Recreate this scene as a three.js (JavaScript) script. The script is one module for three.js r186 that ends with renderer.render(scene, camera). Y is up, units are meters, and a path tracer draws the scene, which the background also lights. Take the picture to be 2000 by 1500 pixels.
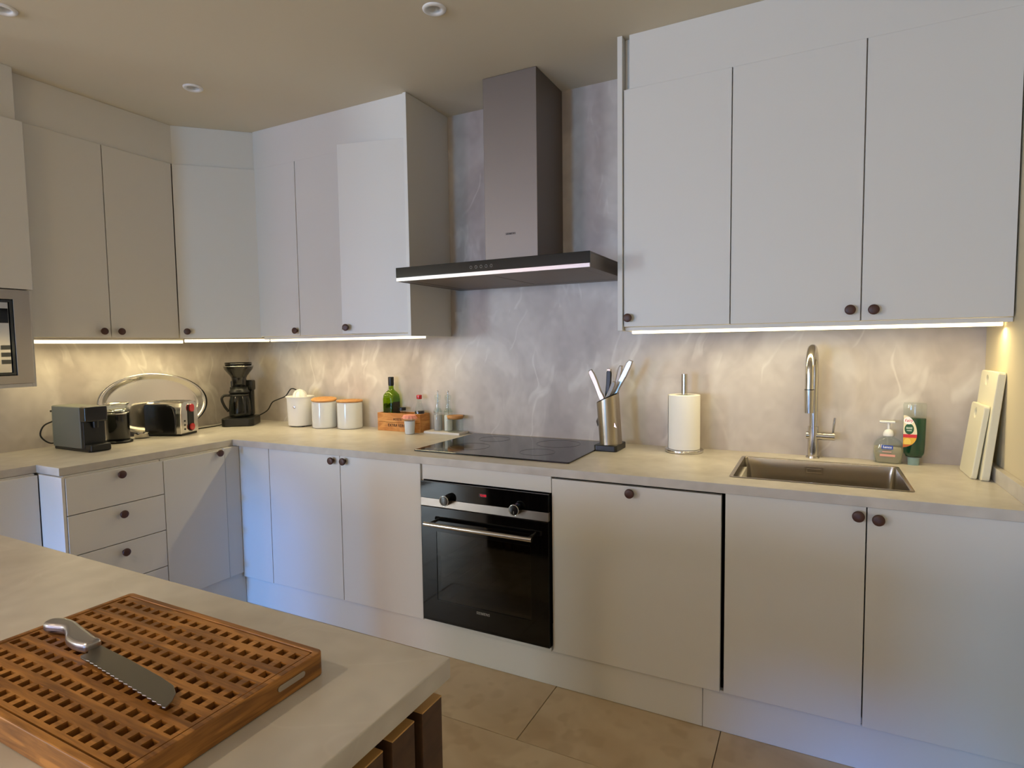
import * as THREE from 'three';
import { RoundedBoxGeometry } from 'three/addons/geometries/RoundedBoxGeometry.js';
import { mergeGeometries } from 'three/addons/utils/BufferGeometryUtils.js';
import { TextGeometry } from 'three/addons/geometries/TextGeometry.js';
import { FontLoader } from 'three/addons/loaders/FontLoader.js';
import { RectAreaLightUniformsLib } from 'three/addons/lights/RectAreaLightUniformsLib.js';

// ------------------------------------------------------------------ camera, sky, lights, exposure
const scene = new THREE.Scene();
const renderer = new THREE.WebGLRenderer({ antialias: true });
renderer.toneMapping = THREE.LinearToneMapping;
renderer.toneMappingExposure = 0.92;
renderer.shadowMap.enabled = true;
RectAreaLightUniformsLib.init();

const camera = new THREE.PerspectiveCamera(2 * Math.atan(750 / 1150.6) * 180 / Math.PI, 2000 / 1500, 0.05, 60);
camera.position.set(1.4711, 1.3178, 2.6098);
camera.rotation.order = 'YXZ';
camera.rotation.set(-3.6919 * Math.PI / 180, 27.2333 * Math.PI / 180, -0.7472 * Math.PI / 180);
scene.add(camera);

scene.background = new THREE.Color().setRGB(0.9, 1.3, 2.2);      // clear sky seen through the windows of the far wall

function areaLight(name, rgb, intensity, w, h, pos, target) {
  const l = new THREE.RectAreaLight(new THREE.Color().setRGB(...rgb), intensity, w, h);
  l.name = name; l.position.set(...pos); l.lookAt(...target); scene.add(l); return l;
}
// windows in the far wall of the living room behind the camera, the third sized and the fourth added to shape the low beam: centre x, width, sill, head, light colour, luminance
const FAR = 8.5;
const WINDOWS = [
  [-2.75, 1.1, 0.9, 2.1, [1.0, 0.68, 0.92], 19],
  [-5.6, 1.5, 0.8, 2.2, [0.80, 0.96, 1.06], 40],
  [-1.04, 0.74, 0.05, 1.75, [0.20, 0.54, 1.0], 46],
  [1.62, 0.66, 0.05, 1.2, [0.22, 0.52, 1.0], 6],  // low opening added to let the beam onto the right-hand lower fronts
];
WINDOWS.forEach(([x, w, y0, y1, rgb, k], i) =>
  areaLight('daylight_window_' + (i + 1), rgb, k, w - 0.14, y1 - y0 - 0.14, [x, (y0 + y1) / 2, FAR - 0.03], [x, (y0 + y1) / 2, 0]));
// added blue beam standing in for low sky light: it reaches only the lower cupboard fronts beside the island
const beam = new THREE.DirectionalLight(new THREE.Color().setRGB(0.08, 0.32, 1.0), 2.6);
beam.name = 'added_low_beam'; beam.position.set(-0.6, 2.0, 16); beam.target.position.set(-0.6, 2.0 - 16 * Math.tan(7.3 * Math.PI / 180), 0);
beam.castShadow = true; beam.shadow.radius = 7; beam.shadow.mapSize.set(2048, 2048);
Object.assign(beam.shadow.camera, { left: -9, right: 4, top: 3, bottom: -3, near: 0.5, far: 20 }); scene.add(beam, beam.target);
const LAMP = { at: [-0.25, 3.3], rgb: [1.0, 0.78, 0.52], power: 7.4 }, FILL_PENDANT = { at: [1.6, 1.85, 6.5], rgb: [1.0, 0.74, 0.40], power: 4 };      // lit ceiling downlight behind the island, read from the shadow of the cutting board; globe pendant added for warm frontal fill
const LED_RGB = [1.0, 0.83, 0.46], LED_LIGHT = 62, LED_GLOW = 4;

// ------------------------------------------------------------------ helpers
let seed = 7;
const rnd = () => { seed = (seed * 1664525 + 1013904223) >>> 0; return seed / 4294967296; };
const V2 = (x, y) => new THREE.Vector2(x, y), V3 = (x, y, z) => new THREE.Vector3(x, y, z);
const names = {};
function numbered(n) { names[n] = (names[n] ?? -1) + 1; return names[n] ? n + '_' + String(names[n]).padStart(3, '0') : n; }
function thing(name, label, category, pos = [0, 0, 0], turn = 0, group) {
  const o = new THREE.Group(); o.name = numbered(name); o.position.set(...pos); o.rotation.y = turn;
  o.userData = { label, category }; if (group) o.userData.group = group;
  scene.add(o); return o;
}
function struct(name) { const o = new THREE.Group(); o.name = name; o.userData.kind = 'structure'; scene.add(o); return o; }
// a part given in its parent's own coordinates
function mesh(name, geo, mat, parent, label) {
  const list = Array.isArray(geo) ? geo : [geo];
  const flat = list.map(g => { const h = g.index ? g.toNonIndexed() : g; for (const k of Object.keys(h.attributes)) if (!['position', 'normal', 'uv'].includes(k)) h.deleteAttribute(k); return h; });
  let g = flat.length > 1 ? mergeGeometries(flat) : flat[0];
  if (mat.userData.metric) metricUV(g);
  const m = new THREE.Mesh(g, mat); m.name = name; m.castShadow = m.receiveShadow = true;
  if (label) m.userData.label = label;
  (parent || scene).add(m); return m;
}
// a part given in world coordinates, under an unturned thing standing anywhere
function part(name, geo, mat, parent, label) {
  const p = V3(0, 0, 0); for (let o = parent; o && o !== scene; o = o.parent) p.add(o.position);
  const m = mesh(name, geo, mat, parent, label); 
  if (mat.userData.metric) metricUV(m.geometry);
  m.geometry.translate(-p.x, -p.y, -p.z); return m;
}
function metricUV(g) {
  const p = g.attributes.position, n = p.count, uv = new Float32Array(n * 2);
  const a = V3(0, 0, 0), b = V3(0, 0, 0), c = V3(0, 0, 0);
  for (let i = 0; i < n; i += 3) {
    a.fromBufferAttribute(p, i); b.fromBufferAttribute(p, i + 1); c.fromBufferAttribute(p, i + 2);
    const nn = b.clone().sub(a).cross(c.clone().sub(a)); const ax = Math.abs(nn.x), ay = Math.abs(nn.y), az = Math.abs(nn.z);
    [a, b, c].forEach((v, k) => {
      const [s, t] = ay >= ax && ay >= az ? [v.x, v.z] : ax >= az ? [v.z, v.y] : [v.x, v.y];
      uv[2 * (i + k)] = s; uv[2 * (i + k) + 1] = t;
    });
  }
  g.setAttribute('uv', new THREE.BufferAttribute(uv, 2)); return g;
}
function bx(x0, x1, y0, y1, z0, z1, r = 0.0012) {
  const w = x1 - x0, h = y1 - y0, d = z1 - z0, rr = Math.min(r, w / 2.2, h / 2.2, d / 2.2);
  const g = r > 0 ? new RoundedBoxGeometry(w, h, d, 1, rr) : new THREE.BoxGeometry(w, h, d);
  return g.translate((x0 + x1) / 2, (y0 + y1) / 2, (z0 + z1) / 2);
}
function cyl(r0, r1, h, x = 0, y = 0, z = 0, seg = 40) { return new THREE.CylinderGeometry(r1, r0, h, seg).translate(x, y + h / 2, z); }
function lathe(pts, seg = 48) { return new THREE.LatheGeometry(pts.map(p => V2(p[0], p[1])), seg); }
function tube(pts, r, seg = 60, rs = 10) { return new THREE.TubeGeometry(new THREE.CatmullRomCurve3(pts.map(p => V3(...p))), seg, r, rs, false); }
function rodBetween(a, b, r, seg = 12) {
  const A = V3(...a), B = V3(...b), L = A.distanceTo(B);
  const g = new THREE.CylinderGeometry(r, r, L, seg); g.applyQuaternion(new THREE.Quaternion().setFromUnitVectors(V3(0, 1, 0), B.clone().sub(A).normalize()));
  return g.translate((A.x + B.x) / 2, (A.y + B.y) / 2, (A.z + B.z) / 2);
}
// flat outline in (x, z) given a height range; holes are outlines too
function slab(outline, holes, y0, y1, bevel = 0) {
  const s = new THREE.Shape(outline.map(p => V2(p[0], p[1])));
  for (const h of holes) s.holes.push(new THREE.Path(h.map(p => V2(p[0], p[1]))));
  const g = new THREE.ExtrudeGeometry(s, { depth: y1 - y0 - 2 * bevel, bevelEnabled: bevel > 0, bevelSize: bevel, bevelOffset: -bevel, bevelThickness: bevel, bevelSegments: 2, curveSegments: 24 });
  return g.rotateX(Math.PI / 2).translate(0, y1 - bevel, 0);
}
function rrect(x0, x1, z0, z1, r, n = 6) {
  const o = [];
  for (const [cx, cz, a0] of [[x1 - r, z1 - r, 0], [x0 + r, z1 - r, 1], [x0 + r, z0 + r, 2], [x1 - r, z0 + r, 3]])
    for (let k = 0; k <= n; k++) { const a = (a0 + k / n) * Math.PI / 2; o.push([cx + r * Math.cos(a), cz + r * Math.sin(a)]); }
  return o;
}
function circ(x, z, r, n = 32) { return [...Array(n)].map((_, k) => [x + r * Math.cos(k / n * 2 * Math.PI), z + r * Math.sin(k / n * 2 * Math.PI)]); }
// upright flat shape in (x, y) extruded along z from z0 to z1
function plate(outline, holes, z0, z1, bevel = 0) {
  const s = new THREE.Shape(outline.map(p => V2(p[0], p[1])));
  for (const h of holes) s.holes.push(new THREE.Path(h.map(p => V2(p[0], p[1]))));
  return new THREE.ExtrudeGeometry(s, { depth: z1 - z0 - 2 * bevel, bevelEnabled: bevel > 0, bevelSize: bevel, bevelOffset: -bevel, bevelThickness: bevel, bevelSegments: 2, curveSegments: 16 }).translate(0, 0, z0 + bevel);
}

// ------------------------------------------------------------------ procedural textures
function noiseGrid(n, s) { let q = s; const r = () => { q = (q * 1664525 + 1013904223) >>> 0; return q / 4294967296; }; return Float32Array.from({ length: n * n }, r); }
const G = [1, 2, 3, 4].map(k => noiseGrid(64, 911 * k));
function vnoise(k, u, v, per, pv = per) {             // value noise that repeats every `per` cells
  const xi = Math.floor(u), yi = Math.floor(v), fx = u - xi, fy = v - yi, sx = fx * fx * (3 - 2 * fx), sy = fy * fy * (3 - 2 * fy);
  const m = (a, p) => ((a % p) + p) % p, at = (x, y) => G[k][(m(y, pv) % 64) * 64 + (m(x, per) % 64)];
  return (at(xi, yi) * (1 - sx) + at(xi + 1, yi) * sx) * (1 - sy) + (at(xi, yi + 1) * (1 - sx) + at(xi + 1, yi + 1) * sx) * sy;
}
function fbm(k, u, v, per, oct, pv = per) { let a = 0.5, s = 0, t = 0; for (let i = 0; i < oct; i++) { s += a * vnoise(k, u, v, per, pv); t += a; u *= 2; v *= 2; per *= 2; pv *= 2; a *= 0.55; } return s / t; }
function texture(n, metres, fn, srgb = true) {
  const d = new Uint8Array(n * n * 4);
  for (let y = 0; y < n; y++) for (let x = 0; x < n; x++) {
    const c = fn(x / n, y / n), i = 4 * (y * n + x);
    d[i] = Math.max(0, Math.min(255, c[0])); d[i + 1] = Math.max(0, Math.min(255, c[1])); d[i + 2] = Math.max(0, Math.min(255, c[2])); d[i + 3] = 255;
  }
  const t = new THREE.DataTexture(d, n, n); t.wrapS = t.wrapT = THREE.RepeatWrapping; t.magFilter = THREE.LinearFilter; t.minFilter = THREE.LinearMipmapLinearFilter; t.generateMipmaps = true;
  if (srgb) t.colorSpace = THREE.SRGBColorSpace;
  t.repeat.set(1 / metres[0], 1 / metres[1]); t.needsUpdate = true; return t;
}
const mixc = (a, b, t) => a.map((v, i) => v + (b[i] - v) * t);
const clamp01 = t => Math.max(0, Math.min(1, t));
const stoneTex = texture(1024, [1.6, 1.6], (u, v) => {                   // pale worktop: cloudy, fine grain, faint light scratches
  const w = fbm(1, u * 6, v * 6, 6, 3), c = fbm(0, u * 5 + w * 2, v * 5 + w, 5, 5), f = fbm(2, u * 40, v * 40, 40, 2);
  const r = Math.abs(fbm(3, u * 8 + w * 3, v * 8 - w * 2, 8, 3) - 0.5);
  let k = mixc([188, 180, 170], [212, 206, 197], clamp01((c - 0.3) * 2.2));
  k = mixc(k, [226, 221, 213], clamp01(1 - r * 60) * 0.16);
  return k.map(x => x + (f - 0.5) * 16);
});
const splashTex = texture(1024, [1.5, 1.5], (u, v) => {                  // stone-look back panel with pale drifting veins
  const w = fbm(1, u * 4, v * 3, 4, 4, 3), w2 = fbm(2, u * 9, v * 6, 9, 3, 6), c = fbm(0, u * 7 + w * 2.2, v * 4 + w2, 7, 5, 4);
  const r = Math.abs(fbm(3, u * 8 + v * 3 + w * 1.6, v * 3 + w2 * 0.6, 8, 4, 3) - 0.5), r2 = Math.abs(fbm(1, u * 14 - v * 4 + w2 * 1.5, v * 4 + w, 14, 3, 4) - 0.5);
  const patch = clamp01((fbm(2, u * 3 + 5, v * 3 + w, 3, 3) - 0.42) * 5), stroke = clamp01((fbm(0, u * 12 + 3, v * 8 + w2 * 2, 12, 3, 8) - 0.46) * 6);
  let k = mixc([174, 164, 158], [205, 197, 190], clamp01((c - 0.32) * 2.8));
  k = mixc(k, [234, 230, 222], clamp01(1 - r * 22) * 0.8 * patch * stroke);
  k = mixc(k, [226, 221, 214], clamp01(1 - r2 * 24) * 0.55 * stroke);
  return k.map(x => x + (vnoise(3, u * 60, v * 60, 60) - 0.5) * 7);
});
const tileTex = texture(512, [1.3, 1.3], (u, v) => {
  const w = fbm(1, u * 4, v * 4, 4, 3), c = fbm(0, u * 6 + w * 3, v * 6 + w, 6, 4), p = clamp01((fbm(2, u * 24, v * 24, 24, 2) - 0.6) * 6);
  return mixc(mixc([196, 172, 138], [218, 198, 166], clamp01((c - 0.3) * 2.2)), [178, 152, 118], p * 0.35);
});
function woodTex(dark, light, metres, bands, k) {
  return texture(512, metres, (u, v) => {
    const w = fbm(k, u * 3, v * 6, 3, 3, 6), g = fbm((k + 1) % 4, u * 4, v * bands * 4 + w * 5, 4, 4, bands * 4), f = fbm((k + 2) % 4, u * 8, v * 64, 8, 2, 64);
    return mixc(dark, light, clamp01((g - 0.3) * 2 + (f - 0.5) * 0.5));
  });
}
const teakTex = woodTex([120, 76, 30], [192, 132, 62], [0.5, 0.12], 2, 0);
const crateTex = woodTex([186, 122, 62], [222, 166, 98], [0.3, 0.2], 2, 1);
const slatTex = woodTex([66, 44, 27], [102, 72, 46], [0.2, 0.9], 2, 2); slatTex.rotation = Math.PI / 2;
const corkTex = woodTex([186, 128, 70], [216, 166, 108], [0.2, 0.1], 2, 3);
const brushTex = texture(256, [0.5, 0.5], (u, v) => { const s = 128 + (vnoise(0, u * 2, v * 64, 2, 64) - 0.5) * 60 + (vnoise(1, u * 4, v * 63, 4, 63) - 0.5) * 40; return [s, s, s]; }, false);
function print(w, h, draw) {
  const c = document.createElement('canvas'); c.width = w; c.height = h; draw(c.getContext('2d'), w, h);
  const t = new THREE.CanvasTexture(c); t.colorSpace = THREE.SRGBColorSpace; return t;
}

// ------------------------------------------------------------------ materials
function std(o) { const m = new THREE.MeshStandardMaterial(o); if (o.map || o.roughnessMap) m.userData.metric = true; return m; }
function phys(o) { return new THREE.MeshPhysicalMaterial(o); }
const M = {
  wallPaint: std({ color: '#d6c8a8', roughness: 0.9 }),
  ceilPaint: std({ color: '#dcd1ba', roughness: 0.95 }),
  door: std({ color: '#dedbd5', roughness: 0.42 }),
  carcass: std({ color: '#d6d2ca', roughness: 0.55 }),
  dark: std({ color: '#15130f', roughness: 0.8 }),
  worktop: std({ map: stoneTex, roughness: 0.34 }),
  splash: std({ map: splashTex, roughness: 0.42 }),
  tile: std({ map: tileTex, roughness: 0.3 }),
  grout: std({ color: '#a28d6c', roughness: 0.9 }),
  knob: std({ color: '#4a2a1e', roughness: 0.45 }),
  steel: std({ color: '#b9b2aa', metalness: 1, roughness: 0.34 }),
  steelSmooth: std({ color: '#c9c5c0', metalness: 1, roughness: 0.16 }),
  hoodSteel: phys({ color: '#857b73', metalness: 1, roughness: 0.5 }),
  mirrorSteel: std({ color: '#cfccc6', metalness: 1, roughness: 0.07 }),
  chrome: std({ color: '#d5d3d0', metalness: 1, roughness: 0.12 }),
  blackGlass: phys({ color: '#040405', roughness: 0.07, specularIntensity: 0.8 }),
  blackPlastic: std({ color: '#121311', roughness: 0.35 }),
  blackGloss: phys({ color: '#0a0a0a', roughness: 0.22, clearcoat: 0.6, clearcoatRoughness: 0.1 }),
  greyPlastic: std({ color: '#6d6f63', roughness: 0.45 }),
  red: phys({ color: '#b3161b', roughness: 0.25, clearcoat: 0.7 }),
  white: std({ color: '#ecebea', roughness: 0.35 }),
  ceramic: phys({ color: '#dfe2e4', roughness: 0.12, clearcoat: 0.8, clearcoatRoughness: 0.06 }),
  paper: std({ color: '#f2f0ec', roughness: 0.95 }),
  poly: phys({ color: '#efe9cf', roughness: 0.5, transmission: 0.12, thickness: 0 }),
  teak: std({ map: teakTex, roughness: 0.5 }),
  crate: std({ map: crateTex, roughness: 0.65 }),
  slat: std({ map: slatTex, roughness: 0.55 }),
  litTopWood: std({ color: '#c79a5c', roughness: 0.7 }),  // paler copy of the slat wood, light on its tops put into the colour
  cork: std({ map: corkTex, roughness: 0.6 }),
  glass: phys({ color: '#f4f8f6', transmission: 1, thickness: 0, roughness: 0.03, ior: 1.45 }),
  smokedGlass: phys({ color: '#8a8682', transmission: 1, thickness: 0, roughness: 0.04, ior: 1.5 }),
  greyGlass: phys({ color: '#8a9490', transmission: 1, thickness: 0, roughness: 0.04 }),
  greenGlass: phys({ color: '#b4cf3c', transmission: 1, thickness: 0, roughness: 0.05 }),
  oil: phys({ color: '#7d9416', transmission: 0.85, thickness: 0.05, roughness: 0.1, attenuationColor: new THREE.Color('#5d7a10'), attenuationDistance: 0.045 }),
  detergent: phys({ color: '#0d5a38', transmission: 0.5, thickness: 0.05, roughness: 0.15, attenuationColor: new THREE.Color('#0a4a30'), attenuationDistance: 0.02 }),
  soap: phys({ color: '#efe6cf', transmission: 0.7, thickness: 0.03, roughness: 0.2, attenuationColor: new THREE.Color('#f3e2d2'), attenuationDistance: 0.4 }),
  soy: phys({ color: '#1d0d10', roughness: 0.15 }),
  led: std({ color: '#fff6e2', emissive: new THREE.Color().setRGB(...LED_RGB), emissiveIntensity: LED_GLOW, roughness: 0.6 }),
  redGlow: std({ color: '#200305', emissive: new THREE.Color('#ff1838'), emissiveIntensity: 0.9 }),
  letterLight: std({ color: '#9b9690', roughness: 0.4 }),
  letterDark: std({ color: '#3a3230', roughness: 0.5 }),
  frameWhite: std({ color: '#e8e6e2', roughness: 0.5 }),
  pane: phys({ color: '#ffffff', transmission: 1, thickness: 0, roughness: 0.0 }),
  cordBlack: std({ color: '#1a1712', roughness: 0.6 }),
};
M.steelBrushed = std({ color: '#b6aea6', metalness: 1, roughness: 0.3, bumpMap: brushTex, bumpScale: 0.00006 }); M.steelBrushed.userData.metric = true;

const font = await new FontLoader().loadAsync('fonts/droid/droid_sans_bold.typeface.json');
function letters(text, size, depth) { const g = new TextGeometry(text, { font, size, depth, curveSegments: 3, bevelEnabled: false }); g.computeBoundingBox(); const b = g.boundingBox; return g.translate(-(b.max.x + b.min.x) / 2, -(b.max.y + b.min.y) / 2, 0); }

// ------------------------------------------------------------------ the room
const WB = -0.03, WL = -1.82, WR = 2.012, CEIL = 2.504, LIVL = -8.2, SIDE_END = 2.25;
const CT = 0.861, CTB = 0.829;                    // worktop top and underside
{
  const floor = struct('floor');
  part('slab', bx(LIVL, WR, -0.14, -0.012, WB, FAR, 0), M.grout, floor);
  // limestone tiles: the kitchen's are single pieces, laid in a running bond
  const TX = 0.605, TZ = 0.402, J = 0.003;
  const z0 = -0.28;
  for (let r = 0; r < 10; r++) for (let c = -1; c < 8; c++) {
    const x0 = -2.42 + c * TX + (r % 2 ? 0.3 : 0), x1 = Math.min(x0 + TX - J, WR), xa = Math.max(x0, WL), za = Math.max(z0 + r * TZ, WB), zb = z0 + (r + 1) * TZ - J;
    if (x1 - xa < 0.02) continue;
    const g = bx(xa, x1, -0.012, 0.0004 * Math.sin(r * 7 + c * 3), za, zb, 0.001);
    const m = part('tile', g, M.tile, floor);
    const uv = m.geometry.attributes.uv, du = rnd(), dv = rnd(); for (let i = 0; i < uv.count; i++) uv.setXY(i, uv.getX(i) + du, uv.getY(i) + dv);
  }
  const zk = z0 + 10 * TZ;
  part('tile_field', [bx(LIVL, WR, -0.012, 0, zk, FAR, 0), bx(LIVL, WL - 0.2, -0.012, 0, SIDE_END, zk, 0)], M.tile, floor).userData.kind = 'stuff';

  const ceil = struct('ceiling');
  const downs = [[0.259, 0.814], [-1.056, 0.818], [-1.049, 1.525]];
  part('ceiling_board', slab([[LIVL, WB - 0.1], [WR + 0.1, WB - 0.1], [WR + 0.1, FAR + 0.15], [LIVL, FAR + 0.15]], downs.map(([x, z]) => circ(x, z, 0.026)), CEIL, CEIL + 0.1), M.ceilPaint, ceil);
  part('ceiling_backing', bx(LIVL, WR + 0.1, CEIL + 0.1, CEIL + 0.14, WB - 0.1, FAR + 0.15, 0), M.ceilPaint, ceil);
  downs.forEach(([x, z], i) => {
    const d = thing('downlight', ['round recessed downlight in the ceiling above the oven', 'round recessed downlight in the ceiling nearest the corner wall cabinet', 'round recessed downlight cut by the upper picture edge above the microwave'][i], 'downlight', [x, CEIL, z], 0, 'recessed ceiling downlights');
    mesh('trim_ring', lathe([[0.024, 0.0], [0.024, -0.002], [0.028, -0.006], [0.036, -0.007], [0.041, -0.004], [0.042, -0.0003]], 40), M.white, d);
    mesh('housing', lathe([[0.0, 0.06], [0.024, 0.06], [0.0255, 0.0], [0.024, 0.0], [0.022, 0.055], [0, 0.055]], 32), M.white, d);
    mesh('lens', cyl(0.02, 0.02, 0.006, 0, 0.018, 0, 24), M.carcass, d);
  });

  { // lamps that are on behind the camera: a recessed downlight over the island and an unseen globe pendant added in the living room for warm fill
    const [x, z] = LAMP.at, d = thing('downlight', 'lit recessed downlight over the living side of the island', 'downlight', [x, CEIL, z], 0, 'recessed ceiling downlights');
    mesh('trim_ring', lathe([[0.03, 0.0], [0.03, -0.002], [0.034, -0.006], [0.046, -0.007], [0.051, -0.0003]], 40), M.white, d);
    mesh('lens', cyl(0.03, 0.03, 0.003, 0, -0.0035, 0, 24), std({ color: '#fff4e0', emissive: new THREE.Color().setRGB(...LAMP.rgb), emissiveIntensity: 4 }), d);
    const l = new THREE.SpotLight(new THREE.Color().setRGB(...LAMP.rgb), LAMP.power, 0, 60 * Math.PI / 180, 0.45, 2); l.position.set(0, -0.012, 0); l.target.position.set(0, -1, 0); d.add(l.target); l.castShadow = true; l.shadow.radius = 2; d.add(l);
    const p = thing('fill_pendant', 'unseen globe pendant lamp added in the living room for warm fill', 'lamp', FILL_PENDANT.at);
    mesh('globe', new THREE.SphereGeometry(0.13, 32, 20), std({ color: '#fff4e4', emissive: new THREE.Color().setRGB(...FILL_PENDANT.rgb), emissiveIntensity: 3 }), p);
    mesh('cable', rodBetween([0, 0.13, 0], [0, CEIL - FILL_PENDANT.at[1], 0], 0.003), M.cordBlack, p);
    const q = new THREE.PointLight(new THREE.Color().setRGB(...FILL_PENDANT.rgb), FILL_PENDANT.power, 0, 2); q.castShadow = true; q.shadow.radius = 6.6; p.add(q);
  }

  const wb = struct('wall_back');
  part('masonry', bx(WL - 0.15, WR + 0.15, 0, CEIL, WB - 0.15, WB - 0.006, 0), M.wallPaint, wb);
  part('splash_panel', bx(WL, WR, 0.5, CEIL, WB - 0.006, WB, 0), M.splash, wb);
  const wl = struct('wall_left');
  part('masonry', bx(WL - 0.2, WL - 0.006, 0, CEIL, WB - 0.15, SIDE_END, 0), M.wallPaint, wl);
  part('splash_panel', bx(WL - 0.006, WL, 0.5, 1.6, WB, SIDE_END - 0.01, 0), M.splash, wl);
  const wr = struct('wall_right');
  part('masonry', bx(WR, WR + 0.15, 0, CEIL, WB - 0.15, FAR, 0), M.wallPaint, wr);
  const wl2 = struct('wall_living_front');
  part('masonry', bx(LIVL, WL - 0.2, 0, CEIL, SIDE_END - 0.15, SIDE_END, 0), M.wallPaint, wl2);
  const wl3 = struct('wall_living_side');
  part('masonry', bx(LIVL - 0.15, LIVL, 0, CEIL, SIDE_END - 0.15, FAR + 0.15, 0), M.wallPaint, wl3);
  // far wall with its window openings
  const wf = struct('wall_far'), bits = [];
  const ws = WINDOWS.map(([x, w, y0, y1]) => [x - w / 2, x + w / 2, y0, y1]).sort((a, b) => a[0] - b[0]);
  let cur = LIVL;
  for (const [a, b, y0, y1] of ws) { bits.push(bx(cur, a, 0, CEIL, FAR, FAR + 0.15, 0)); if (y0 > 0.001) bits.push(bx(a, b, 0, y0, FAR, FAR + 0.15, 0)); bits.push(bx(a, b, y1, CEIL, FAR, FAR + 0.15, 0)); cur = b; }
  bits.push(bx(cur, WR + 0.15, 0, CEIL, FAR, FAR + 0.15, 0));
  part('masonry', bits, M.wallPaint, wf);
  WINDOWS.forEach(([x, w, y0, y1], i) => {
    const win = struct('window_' + (i + 1)), a = x - w / 2, b = x + w / 2, f = 0.06;  // the fourth is an added opening for the low beam
    part('window_frame', [bx(a, a + f, y0, y1, FAR + 0.04, FAR + 0.1), bx(b - f, b, y0, y1, FAR + 0.04, FAR + 0.1), bx(a, b, y0, y0 + f, FAR + 0.04, FAR + 0.1), bx(a, b, y1 - f, y1, FAR + 0.04, FAR + 0.1), bx(x - f / 2, x + f / 2, y0, y1, FAR + 0.04, FAR + 0.1)], M.frameWhite, win);
    part('pane', bx(a + f, x - f / 2, y0 + f, y1 - f, FAR + 0.067, FAR + 0.073, 0), M.pane, win);
    part('pane', bx(x + f / 2, b - f, y0 + f, y1 - f, FAR + 0.067, FAR + 0.073, 0), M.pane, win);
  });
}

// ------------------------------------------------------------------ cabinets
const knobGeo = lathe([[0, 0], [0.008, 0], [0.0075, 0.010], [0.010, 0.013], [0.0155, 0.0145], [0.0168, 0.018], [0.0165, 0.022], [0.0145, 0.0245], [0.006, 0.0255], [0, 0.0254]], 28).rotateX(Math.PI / 2);   // points along +z
function knob(parent, wx, wy, wz, face) {                        // face: turn about y of the outward normal
  const p = V3(0, 0, 0); for (let o = parent; o && o !== scene; o = o.parent) p.add(o.position);
  const m = mesh('knob', knobGeo.clone().rotateY(face), M.knob, parent, 'dark brown round knob'); m.geometry.translate(wx - p.x, wy - p.y, wz - p.z); return m;
}
const DF = 0.60, DB = 0.147, GAP = 0.0016;                       // front face of the base doors, their lower edge
function frontDoor(t, x0, x1, y0, y1, knobAt, zf = DF) {
  const d = part('door', bx(x0 + GAP, x1 - GAP, y0 + GAP, y1 - GAP, zf - 0.019, zf, 0.0015), M.door, t);
  if (knobAt) knob(d, knobAt[0], knobAt[1], zf, 0);
  return d;
}
function carcassBox(t, x0, x1, y0, y1, z0, z1, openTop) {        // an open-fronted box of 18 mm boards along z
  const b = 0.018;
  const g = [bx(x0, x0 + b, y0, y1, z0, z1, 0), bx(x1 - b, x1, y0, y1, z0, z1, 0), bx(x0 + b, x1 - b, y0, y0 + b, z0, z1, 0), bx(x0 + b, x1 - b, y0 + b, y1, z0, z0 + 0.008, 0)];
  if (!openTop) g.push(bx(x0 + b, x1 - b, y1 - b, y1, z0, z1, 0));
  return part('body', g, M.carcass, t);
}
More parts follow.
